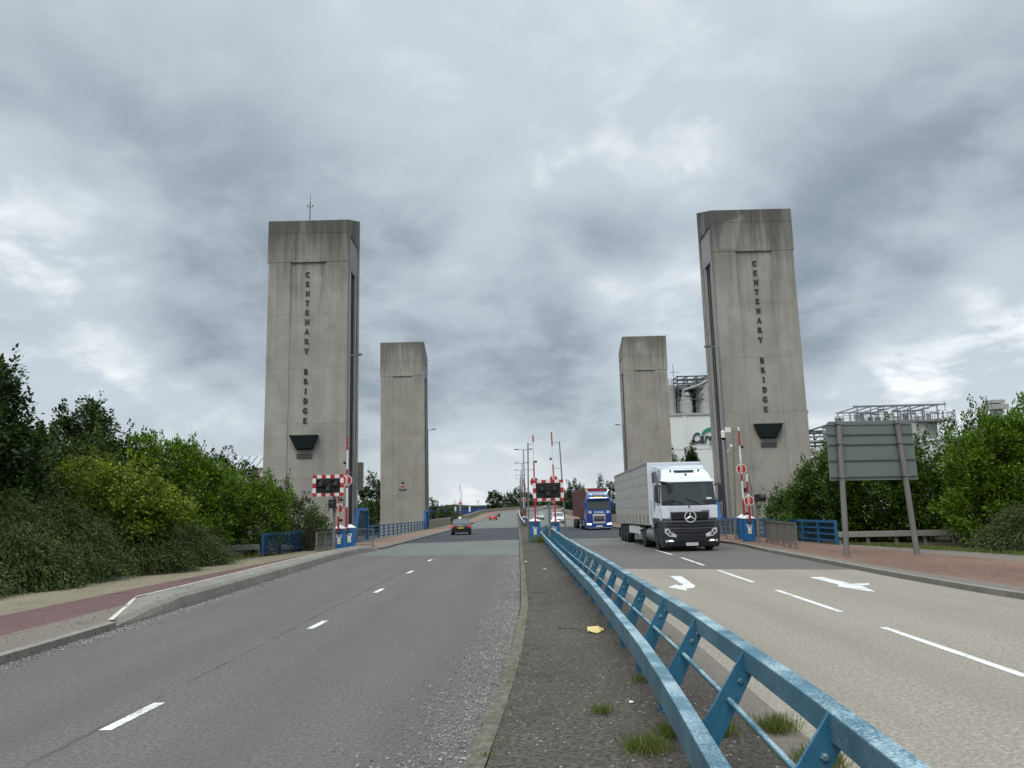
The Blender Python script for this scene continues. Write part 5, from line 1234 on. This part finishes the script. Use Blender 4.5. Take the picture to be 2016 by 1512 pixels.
def crown(lobes, n_clump, per, csize, L, W, up=.25, shell=.62, jit=1., seed=0, shoots=.22):
    g = np.random.default_rng(seed); lob = np.array(lobes, float)
    vol = (lob[:, 3]*lob[:, 4]*lob[:, 5])**(2/3); pick = g.choice(len(lob), n_clump*3, p=vol/vol.sum())
    u = norm(g.normal(size=(n_clump*3, 3))); r = shell+(1-shell)*g.random((n_clump*3, 1))**.7
    # ragged surface
    r *= 1+.24*np.sin(u[:, :1]*5.3+pick[:, None])*np.cos(u[:, 1:2]*4.7+u[:, 2:]*6.1)
    cc = lob[pick, :3]+u*r*lob[pick, 3:6]
    keep = np.ones(len(cc), bool)
    for l in lob:     # drop clumps buried deep inside another lobe
        q = (cc-l[:3])/l[3:6]; keep &= (q**2).sum(1) > (shell*.8)**2
    keep &= cc[:, 2] > .05
    cc = cc[keep][:n_clump]; u = u[keep][:n_clump]; n = len(cc)
    size = csize*g.uniform(.5, 1.45, (n, 1)); asp = np.tile(np.array([1, 1, .8]), (n, 1))
    sh = (g.random(n) < shoots) & (u[:, 2] > .05)          # leading shoots that break the outline
    asp[sh] = (.42, .42, 1.5); cc[sh] += u[sh]*size[sh]*.75+np.array([0, 0, .35])*size[sh]
    off = norm(g.normal(size=(n*per, 3)))*g.random((n*per, 1))**.45*np.repeat(size*asp, per, 0)
    c = np.repeat(cc, per, 0)+off*jit; out = np.repeat(u, per, 0)
    d = norm(out*.7+norm(off)*.8+g.normal(size=c.shape)*.55+np.array([0, 0, up]))
    nr = norm(g.normal(size=c.shape)*.6+np.array([0, 0, 1.])+out*.5); nr = norm(nr-d*(nr*d).sum(1, keepdims=True))
    k = c[:, 2] > .02
    return c[k], d[k], nr[k], (L*g.uniform(.6, 1.25, len(c)))[k], (W*g.uniform(.7, 1.2, len(c)))[k], cc
def trunk(parent, h, r, tips, seed=0, base=(0, 0, 0), name='trunk', nl=9):
    rr = random.Random(seed); m = MB(); b0 = Vector(base); p = b0.copy(); pts = [p.copy()]
    for i in range(4): p = p+Vector((rr.uniform(-.06, .06)*h, rr.uniform(-.06, .06)*h, h/4)); pts.append(p.copy())
    for i in range(4): m.tube(pts[i], pts[i+1], r*(1-.2*i), r*(1-.2*(i+1)), 8)
    m.build(name, 'bark', parent)
    tp = [tips[rr.randrange(len(tips))] for _ in range(nl)]
    m = MB()
    for t in tp:
        a_ = pts[rr.choice((1, 2, 3))]; t = Vector(t); mid = a_.lerp(t, .5)+Vector((rr.uniform(-.2, .2), rr.uniform(-.2, .2), .12*h))
        m.tube(a_, mid, r*.45, r*.25, 6); m.tube(mid, t, r*.25, r*.07, 5)
    m.build('limb', 'bark', parent)
def tree(loc, lobes, label, cat, mat, n_clump, per, csize, L, W, name='tree', group=None, h=None, r=.12, seed=0, shell=.6, up=.25, tk=True):
    root = empty(name, loc, label, cat, group=group)
    c, d, nr, l, w_, cc = crown(lobes, n_clump, per, csize, L, W, up, shell, seed=seed)
    leaf_mesh('crown', c, d, nr, l, w_, mat, root)
    if tk: trunk(root, h or max(q[2] for q in lobes)*.8, r, [tuple(x) for x in cc[::max(1, len(cc)//40)]], seed)
    return root
def lob(*a): return [tuple(q) for q in a]

GL = 'bushes behind the left footway'
# tall dark tree at the left edge of the photograph
tree((-17.6, 24.5, 0), lob((0, 0, 2.6, 2.4, 2.2, 2.6), (-.2, .2, 5.2, 1.9, 1.8, 1.9), (1.3, -.2, 4.2, 1.5, 1.4, 1.5), (.5, 0, 6.3, 1.0, 1.0, 1.0), (1.6, -.4, 1.9, 1.5, 1.4, 1.7)), 'tall dark green tree at the left edge of the photo', 'tree', 'tree_dark', 620, 56, .42, .16, .11, h=5, r=.16, seed=1, up=-.1)
tree((-20.6, 34.5, 0), lob((0, 0, 3.2, 2.6, 2.2, 2.8), (1.2, 0, 5.3, 1.7, 1.5, 1.5), (-1.5, 0, 4.6, 1.7, 1.5, 1.5), (1.4, 0, 6.3, .95, .9, .9), (3.0, -.3, 4.0, 1.6, 1.4, 1.4), (-2.6, 0, 3.4, 1.8, 1.5, 1.8)), 'dark tree with the bumpy top behind the yellowish shrub', 'tree', 'tree_dark', 760, 46, .40, .17, .115, h=4.6, r=.15, seed=2, up=-.1)
tree((-17.4, 29.5, 0), lob((0, 0, 2.6, 2.4, 1.8, 2.2), (-1.2, 0, 3.4, 1.6, 1.4, 1.4), (1.0, .3, 3.2, 1.5, 1.3, 1.5)), 'olive green bush between the tall left tree and the yellowish shrub', 'bush', 'tree_mid', 430, 46, .36, .15, .09, name='bush', h=2.4, r=.08, seed=3, group=GL)
tree((-14.0, 27.0, 0), lob((-.9, 0, 3.35, 1.1, 1.0, .75), (.2, .1, 3.0, 1.2, 1.0, .75), (1.3, .1, 2.55, 1.1, .9, .7), (2.1, 0, 2.25, .7, .7, .5), (-.4, 0, 2.5, .9, .9, .6), (1.0, -.2, 1.9, 1.0, .8, .6)), 'yellow green shrub brightest of the left bushes', 'bush', 'yellowleaf', 330, 52, .30, .12, .085, name='bush', h=2.3, r=.06, seed=4, group=GL, up=0)
tree((-15.0, 34.6, 0), lob((0, 0, 2.3, 2.5, 1.8, 2.2), (-1.8, 0, 3.9, 1.7, 1.4, 1.5), (1.1, 0, 3.1, 1.5, 1.4, 1.5), (.1, -.4, 4.2, 1.2, 1.1, 1.0), (-.4, -1.0, 1.2, 2.4, 1.3, 1.3)), 'large glossy laurel bush in the middle of the left bank', 'bush', 'laurel', 760, 52, .36, .165, .075, name='bush', h=2.6, r=.09, seed=5, group=GL, up=.5)
tree((-12.9, 38.6, 0), lob((0, 0, 1.8, 1.7, 1.5, 1.7), (-1.4, 0, 2.4, 1.6, 1.4, 1.7), (.3, 0, 2.5, 1.2, 1.1, 1.1)), 'rounded laurel bush behind the left blue mesh parapet', 'bush', 'laurel', 430, 50, .34, .16, .072, name='bush', h=2.0, r=.07, seed=6, group=GL, up=.5)
tree((-12.1, 43.4, 0), lob((0, 0, 1.5, 1.4, 1.4, 1.5), (-1.0, 0, 2.0, 1.3, 1.3, 1.5), (.8, 0, 1.1, 1.1, 1.0, 1.0)), 'olive green bush at the foot of the near left tower', 'bush', 'tree_mid', 300, 46, .32, .13, .07, name='bush', h=1.8, r=.05, seed=7, group=GL, up=.3)
for (X, Y, h, sd, lab) in ((-17.9, 43, 6.0, 11, 'thin upright sapling rising over the left bushes, farthest from the tower'), (-16.6, 43.5, 5.9, 12, 'twiggy shrub rising over the left bushes, nearest the tower'), (-15.9, 44.5, 4.9, 15, 'low twiggy shrub in front of the grey metal roof')):
    g = random.Random(sd); lb = [(g.uniform(-.9, .9), g.uniform(-.5, .5), h*g.uniform(.55, .98), .38, .38, .55) for _ in range(9)]+[(0, 0, h*.45, 1.2, 1.0, 1.4)]
    tree((X, Y, 0), lb, lab, 'shrub', 'tree_dark', 260, 22, .22, .14, .085, name='shrub', h=h*.6, r=.05, seed=sd, group='twiggy shrubs over the left bushes', up=.2)
# sparse twigs in front of the near left tower
def twigs(loc, n, spread, h, label, mat, seed, name='shrub', group=None, lean=0.):
    g = np.random.default_rng(seed); root = empty(name, loc, label, 'shrub', group=group); m = MB(); cs, ds = [], []
    for i in range(n):
        a_ = g.uniform(0, 2*math.pi); b = Vector((g.normal(0, .15), g.normal(0, .15), 0)); t = Vector((math.cos(a_)*spread*g.random()+lean, math.sin(a_)*spread*g.random(), h*g.uniform(.6, 1)))
        mid = b.lerp(t, .5)+Vector((0, 0, .15*h)); m.tube(b, mid, .014, .01, 5); m.tube(mid, t, .01, .004, 4)
        for k in range(22):
            q = (mid.lerp(t, k/22) if g.random() < .75 else b.lerp(mid, k/22)); cs.append(q+Vector(g.normal(0, .03, 3))); ds.append(Vector(g.normal(0, 1, 3))+Vector((0, 0, .4)))
    m.build('stem', 'bark', root); c = np.array(cs); d = norm(np.array(ds)); nr = norm(g.normal(size=c.shape)+np.array([0, 0, 1.])); nr = norm(nr-d*(nr*d).sum(1, keepdims=True))
    leaf_mesh('foliage', c, d, nr, g.uniform(.07, .15, len(c)), g.uniform(.04, .08, len(c)), mat, root); return root
twigs((-10.9, 41.5, 0), 34, 1.1, 2.5, 'sparse twiggy shrub with dark leaves right of the laurels, before the left signal', 'tree_dark', 21, lean=.25)
twigs((15.9, 47.5, 0), 40, 1.2, 3.0, 'sparse twiggy shrub before the near right tower', 'tree_mid', 22, lean=-.2)

# low arching shrubs with narrow sprigs
def spray(loc, rx, ry, h, n, label, seed, group, mat='spray'):
    g = np.random.default_rng(seed); root = empty('low_shrub', loc, label, 'shrub', group=group)
    cs, ds, ls = [], [], []
    ph = g.uniform(0, 2*math.pi, n); rad = np.sqrt(g.random(n)); x = rx*rad*np.cos(ph); y = ry*rad*np.sin(ph)
    hh = h*np.sqrt(np.maximum(0, 1-rad**2*.93))*(1+.26*np.sin(x*3.1+seed)*np.cos(y*3.3+seed)+.09*g.normal(size=n))
    out = np.stack([np.cos(ph)*(.35+rad), np.sin(ph)*(.35+rad), np.full(n, .75)-.55*rad], 1)+g.normal(size=(n, 3))*.33
    out = norm(out); z = hh*g.random(n)**.28
    base = np.stack([x, y, z], 1)
    wl = np.where(g.random((n, 1)) < .16, g.uniform(1.4, 2.6, (n, 1)), g.uniform(.6, 1.4, (n, 1)))
    for k in range(7):     # each sprig: short segments that arch over, leaflets to both sides
        c = base+out*(.085*k)*wl+np.array([0, 0, -.0075*k*k])*wl
        d2 = norm(out+np.array([0, 0, -.16*k])); cs.append(c); ds.append(d2)
        cs.append(c+out*.02); ds.append(norm(d2*.9+g.normal(size=(n, 3))*.45))
    c = np.concatenate(cs); d = np.concatenate(ds); k = c[:, 2] > .02; c, d = c[k], d[k]
    nr = norm(g.normal(size=c.shape)*.7+np.array([0, 0, 1.])); nr = norm(nr-d*(nr*d).sum(1, keepdims=True))
    leaf_mesh('foliage', c, d, nr, g.uniform(.07, .13, len(c)), g.uniform(.014, .028, len(c)), mat, root)
    m = MB(); r2 = random.Random(seed)
    for i in range(40):
        j = r2.randrange(n); m.tube((base[j, 0]*.25, base[j, 1]*.25, 0), tuple(base[j]), .014, .005, 5)
    m.build('stem', 'bark', root); return root
GS = 'low arching shrubs along the left verge'
for i, (X, Y, rx, ry, h, n, lab) in enumerate(((-14.7, 18.6, 2.1, 1.6, 1.55, 5200, 'low arching grey green shrub at the bottom left edge of the photo'),
     (-15.2, 22.4, 2.3, 1.7, 2.15, 5600, 'low arching grey green shrub under the tall left tree'),
     (-14.0, 23.6, 1.7, 1.4, 2.05, 4600, 'low arching grey green shrub, tallest of the row, second from the plank rail'),
     (-13.4, 21.2, 1.2, 1.2, 1.3, 3000, 'low arching grey green shrub bulging towards the footway before the tallest one'),
     (-13.2, 26.9, 1.7, 1.4, 1.75, 4600, 'low arching grey green shrub below the yellowish shrub'),
     (-12.9, 30.6, 1.3, 1.2, 1.3, 3200, 'low arching grey green shrub nearest the left plank rail'))):
    spray((X, Y, .03), rx, ry, h, n, lab, 30+i, GS)
spray((19.2, 27.6, .03), 2.6, 1.8, 1.5, 5200, 'low arching dark shrub at the right edge before the laurels', 41, 'low arching shrubs on the right verge', 'spray')
spray((21.5, 25.2, .03), 2.2, 1.8, 1.5, 3800, 'low arching dark shrub cut by the right edge of the photo', 42, 'low arching shrubs on the right verge', 'spray')

GR = 'laurel bushes behind the right footway'
tree((20.6, 31.5, 0), lob((0, 0, 2.3, 2.6, 2.0, 2.5), (-1.5, -.2, 3.6, 1.5, 1.4, 1.5), (.7, -.3, 4.3, 1.6, 1.4, 1.5), (2.2, 0, 3.3, 1.8, 1.6, 1.9), (-1.9, -.4, 1.6, 1.7, 1.3, 1.6), (-.9, -.2, 4.7, .8, .8, .8)), 'tallest laurel bush, at the right edge beside the road sign', 'bush', 'laurel', 1000, 54, .36, .17, .072, name='bush', h=3.4, r=.09, seed=51, group=GR, up=.6).scale = (1, 1, .93)
tree((25.5, 31.5, 0), lob((0, 0, 2.4, 2.4, 2.0, 2.6), (-.8, 0, 4.0, 1.5, 1.3, 1.4)), 'laurel bush cut off by the right edge of the photo', 'bush', 'laurel_dark', 420, 50, .38, .17, .075, name='bush', h=3, r=.09, seed=52, group=GR, up=.5).scale = (1, 1, .93)
tree((17.3, 37.4, 0), lob((0, 0, 2.2, 2.2, 1.8, 2.2), (-1.3, 0, 3.3, 1.4, 1.3, 1.4), (.9, 0, 3.7, 1.7, 1.4, 1.4), (1.8, -.6, 1.8, 2.0, 1.4, 1.8), (0, .8, 1.5, 2.4, 1.2, 1.5)), 'laurel bush directly behind the road sign', 'bush', 'laurel_dark', 900, 50, .36, .165, .072, name='bush', h=2.2, r=.08, seed=53, group=GR, up=.5)
tree((15.9, 40.6, 0), lob((0, 0, 1.8, 1.5, 1.4, 1.8), (-.4, 0, 2.7, 1.2, 1.1, 1.2), (1.0, 0, 3.7, 1.0, .9, 1.3), (.9, .4, 2.6, 1.4, 1.2, 1.6)), 'laurel bush left of the road sign, before the near right tower', 'bush', 'laurel_dark', 480, 48, .34, .16, .07, name='bush', h=2.0, r=.06, seed=54, group=GR, up=.5)
tree((15.3, 44.5, 0), lob((0, 0, 1.2, 1.1, 1.2, 1.2), (.4, 0, 1.8, .9, .9, .8)), 'smallest laurel bush at the foot of the near right tower', 'bush', 'laurel_dark', 190, 44, .30, .14, .065, name='bush', h=1.3, r=.05, seed=55, group=GR, up=.4)
tree((13.75, 39.4, .1), lob((0, 0, .65, .55, .7, .6), (0, 1.2, .6, .5, .8, .55)), 'small leafy shoots growing through the right blue mesh parapet', 'bush', 'laurel_dark', 70, 34, .22, .12, .06, name='bush', h=.6, r=.02, seed=56, up=.3)
tree((19.5, 42.5, 0), lob((0, 0, 1.8, 3.0, 1.4, 2.2), (2.2, 0, 2.2, 2.4, 1.4, 2.3), (-2.4, 0, 1.4, 1.8, 1.2, 1.7)), 'dark laurel bush deepest in the hedge behind the road sign', 'bush', 'laurel_dark', 620, 46, .42, .19, .085, name='bush', h=2.4, r=.08, seed=58, group=GR, up=.4)
tree((23.5, 35.8, 0), lob((0, 0, 2.6, 2.8, 1.8, 2.6), (-1.6, 0, 4.1, 1.9, 1.5, 1.7), (-2.8, 0, 3.4, 1.5, 1.2, 1.5), (-2.4, 0, 1.6, 1.9, 1.4, 1.7)), 'laurel bush behind the tallest one, right of the sign', 'bush', 'laurel_dark', 700, 46, .38, .17, .075, name='bush', h=3, r=.09, seed=57, group=GR, up=.5)

# trees beyond the towers and down the approach road
GT = 'trees beyond the bridge'
def far_tree(px, pyb, Y, h, wid, label, seed, mat='tree_far', n=150, per=26, zb=None, slim=False):
    p = at(px, pyb, Y); zb = p.z if zb is None else zb; g = random.Random(seed)
    lb = [(0, 0, h*.56, wid*.5, wid*.5, h*.44)] if slim else [(0, 0, h*.55, wid*.42, wid*.42, h*.36), (-wid*.22, 0, h*.45, wid*.28, wid*.28, h*.28), (wid*.24, 0, h*.5, wid*.27, wid*.27, h*.27), (g.uniform(-.1, .1)*wid, 0, h*.78, wid*.26, wid*.26, h*.22), (0, -.1*wid, h*.25, wid*.4, wid*.35, h*.22)]
    cs = max(.25, wid*.085) if not slim else max(.25, wid*.13)
    return tree((p.x, Y, zb), lb, label, 'tree', mat, n, per, cs, cs*.62, cs*.42, h=h*.6, r=max(.08, wid*.03), seed=seed, group=GT, up=0, shell=.5)
far_tree(734, 1045, 112, 9.0, 5.8, 'dark round tree seen between the two left towers', 61, 'tree_dark', 240, 40, zb=-1.2)
far_tree(712, 1045, 104, 5.6, 4.6, 'mid green bush at the foot of the gap between the left towers', 65, 'tree_mid', 170, 36, zb=-1.2)
far_tree(849, 1030, 128, 5.6, 3.4, 'dark tree peeping out right of the far left tower', 62, 'tree_dark', 130, 30, zb=-.8)
far_tree(880, 1030, 135, 4.3, 5.5, 'low olive shrubbery behind the left approach wall', 63, 'tree_mid', 130, 28, zb=-.8)
far_tree(896, 1010, 150, 6.0, 1.8, 'thin pale sapling behind the distant left gate', 64, 'tree_mid', 34, 14, zb=-.8)
far_tree(976, 1000, 345, 11.5, 9.0, 'rounded dark tree standing alone at the left of the crest', 66, 'tree_dark', 260, 36, zb=.5)
far_tree(1003, 1000, 370, 10.5, 7.5, 'smaller dark tree right of the rounded lone tree at the crest', 67, 'tree_dark', 200, 30, zb=1)
far_tree(1018, 1000, 380, 13.5, 9.0, 'dark tree behind the left side of the lamp row at the crest', 68, 'tree_dark', 230, 30, zb=1)
far_tree(1042, 1000, 395, 12.0, 10, 'dark tree directly behind the middle signal post', 69, 'tree_dark', 220, 30, zb=1)
far_tree(1066, 1000, 390, 11.0, 10, 'dark tree behind the middle signal board', 70, 'tree_dark', 220, 30, zb=1)
far_tree(1090, 1000, 385, 10.5, 10, 'dark tree behind the white van', 71, 'tree_dark', 220, 30, zb=1)
far_tree(1112, 1000, 330, 10.5, 8, 'dark tree left of the tall grey green tree near the maroon box', 72, 'tree_dark', 200, 30, zb=1)
far_tree(1133, 1010, 235, 11.3, 7.4, 'grey green tall tree above the left of the maroon box', 73, 'tree_far', 260, 34, zb=-.3)
far_tree(1184, 1010, 240, 14.0, 2.2, 'slim dark conifer tip above the maroon box', 74, 'tree_dark', 200, 34, zb=-.4, slim=True)
far_tree(1206, 1010, 160, 8.2, 5.0, 'dark tree between the blue lorry and the white trailer', 75, 'tree_dark', 200, 34, zb=-.4)
far_tree(1326, 930, 150, 14.2, 2.0, 'thin dark conifer against the white factory, beside the far right tower', 76, 'tree_dark', 260, 40, zb=-.4, slim=True)
far_tree(1362, 930, 150, 14.4, 3.4, 'bushy dark conifer below the factory lettering', 77, 'tree_dark', 420, 44, zb=-.4, slim=True)
far_tree(1230, 1010, 185, 9, 8, 'broad tree hidden behind the white trailer', 78, 'tree_dark', 120, 26, zb=-.4) if False else None

# ground cover: weeds along verges, grass tufts on the median
def blades(name, pts, hmin, hmax, n, spread, mat, seed, parent=None, wide=.006):
    g = np.random.default_rng(seed); pts = np.array(pts, float); k = len(pts)*n
    c = np.repeat(pts, n, 0)+np.concatenate([g.normal(0, spread, (k, 2)), np.zeros((k, 1))], 1)
    d = norm(np.concatenate([g.normal(0, .42, (k, 2)), np.ones((k, 1))], 1)); nr = norm(np.cross(d, g.normal(size=(k, 3)))); nr = norm(np.cross(nr, d))
    return leaf_mesh(name, c, d, nr, g.uniform(hmin, hmax, k), g.uniform(wide*.7, wide*1.6, k), mat, parent)
g_ = np.random.default_rng(9)
vp = [(LV(s)-abs(g_.normal(0, .45))-.02, s, .05) for s in g_.uniform(14, 37, 240)]
blades('verge_weeds', vp, .08, .30, 26, .12, 'grass', 1, wide=.014)['kind'] = 'stuff'
vp = [(RV(s)+abs(g_.normal(0, .6))-.1, s, .08) for s in g_.uniform(15, 36, 260)]
blades('verge_weeds', vp, .06, .22, 26, .14, 'grass', 2, wide=.014)['kind'] = 'stuff'
vp = [(MR(s)-.33+g_.normal(0, .02), s, .085) for s in 2.5+30*g_.random(70)**1.4]+[(LO(s)+g_.normal(.1, .12), s, .085) for s in 3+25*g_.random(40)**1.4]+[(ML(s)+.17+g_.normal(0, .03), s, .085) for s in 3+30*g_.random(60)]
blades('median_weeds', vp, .02, .075, 14, .035, 'grass', 3, wide=.005)['kind'] = 'stuff'
tufts = (((1272, 1478), 560, .12, .085, 'largest grass tuft, left of the lower rail near the camera'), ((1322, 1448), 300, .12, .06, 'grass tuft pressed against the lower rail beside the largest tuft'),
         ((1186, 1405), 190, .10, .05, 'small grass tuft alone on the median asphalt'), ((1262, 1342), 130, .09, .05, 'small grass tuft at the foot of a blue barrier post'),
         ((1415, 1445), 420, .13, .08, 'grass tuft seen between the two barrier rails'), ((1530, 1440), 460, .15, .065, 'grass tuft on the kerb beyond the barrier, near the beige road'),
         ((1612, 1512), 520, .16, .08, 'grass tuft on the kerb beyond the barrier at the bottom of the photo'))
for i, ((px, py), n, h, sp_, lab) in enumerate(tufts):
    p = gr(px, py, .09); o = blades('grass_tuft', [(0, 0, 0)], h*.35, h*1.15, n, sp_, 'grass', 60+i, wide=.006); o.location = p; tag(o, lab, 'grass tuft', 'grass tufts on the median')
p = Vector((1.75, 46.2, .09)); o = blades('grass_tuft', [(0, 0, 0), (-.4, -.8, 0), (.3, -1.6, 0), (.1, .8, 0)], .15, .62, 260, .26, 'grass', 80, wide=.022); o.location = p; tag(o, 'tall yellowish grass around the blue cabinet in the middle of the road', 'grass tuft', 'grass tufts on the median')
p = P(100.5, 1.2, .09); o = blades('grass_tuft', [(0, 0, 0), (.4, -.5, 0)], .1, .4, 120, .3, 'grass', 81, wide=.03); o.location = p; tag(o, 'grass at the foot of the distant pair of blue cabinets', 'grass tuft', 'grass tufts on the median')
g2 = np.random.default_rng(77); n_ = 900; ss = 6+32*g2.random(n_)**1.3
xx = np.where(g2.random(n_) < .6, [LV(q)+abs(g2.normal(0, .35)) for q in ss], [KL(q)-.2-abs(g2.normal(0, .9)) for q in ss])
c_ = np.stack([xx, ss, np.where(xx > np.array([KL(q)-.86 for q in ss]), np.where(ss > 15.5, .325, .128), .128)], 1); c2 = np.stack([np.array([RV(q)-abs(g2.normal(0, .5)) for q in ss]), ss+6, np.full(n_, .126)], 1)
c_ = np.concatenate([c_, c2[:450]]); d_ = norm(g2.normal(size=c_.shape)*np.array([1, 1, .12])); nr_ = norm(g2.normal(size=c_.shape)*.25+np.array([0, 0, 1.])); nr_ = norm(nr_-d_*(nr_*d_).sum(1, keepdims=True))
leaf_mesh('leaf_litter', c_, d_, nr_, g2.uniform(.03, .075, len(c_)), g2.uniform(.02, .045, len(c_)), 'dead_leaf')['kind'] = 'stuff'
# litter on the median
p = gr(1171, 1243, .092); m = MB()
m.add([(-.11, -.09, .012), (.06, -.11, .004), (.09, -.02, .02), (.13, -.02, .012), (.13, .07, .03), (.07, .06, .05), (.07, .12, .06), (-.10, .11, .05)], [(0, 1, 2, 7), (2, 3, 4, 5), (2, 5, 6, 7)])
m.add([(-.11, -.09, .006), (.06, -.11, .0), (.09, -.02, .012), (-.10, .11, .04)], [(0, 3, 2, 1)])
m.add([(-.10, -.10, .02), (.02, -.20, .008), (.08, -.14, .02), (.05, -.09, .03)], [(0, 1, 2, 3)])
o = m.build('cardboard_scrap', 'cardboard', loc=p, fix=False); sd_ = o.modifiers.new('thick', 'SOLIDIFY'); sd_.thickness = .006; tag(o, 'torn yellow piece of cardboard lying by the lower rail', 'litter')
m = MB(); a_ = gr(1100, 1236, .10); b_ = gr(1163, 1243, .115); m.tube((0, 0, 0), (b_-a_)*.5+Vector((0, .02, .012)), .006, .006, 5); m.tube((b_-a_)*.5+Vector((0, .02, .012)), b_-a_, .006, .004, 5)
tag(m.build('stick', 'bark', loc=a_), 'thin dark stick beside the yellow cardboard', 'stick')
for px, py, r_, lab in ((1072, 1123, .07, 'pale stone lying alone on the median far from the rail'), (1035, 1107, .05, 'white scrap near the left kerb of the median'), (1243, 1384, .025, 'tiny white scrap between the grass tufts')):
    p = gr(px, py, .09); m = MB(); m.lathe([(r_*.4, 0), (r_, r_*.3), (r_*.7, r_*.7), (r_*.1, r_*.85)], (0, 0, 0), n=7); tag(m.build('pebble', 'stone' if r_ > .06 else 'white', loc=p), lab, 'litter')
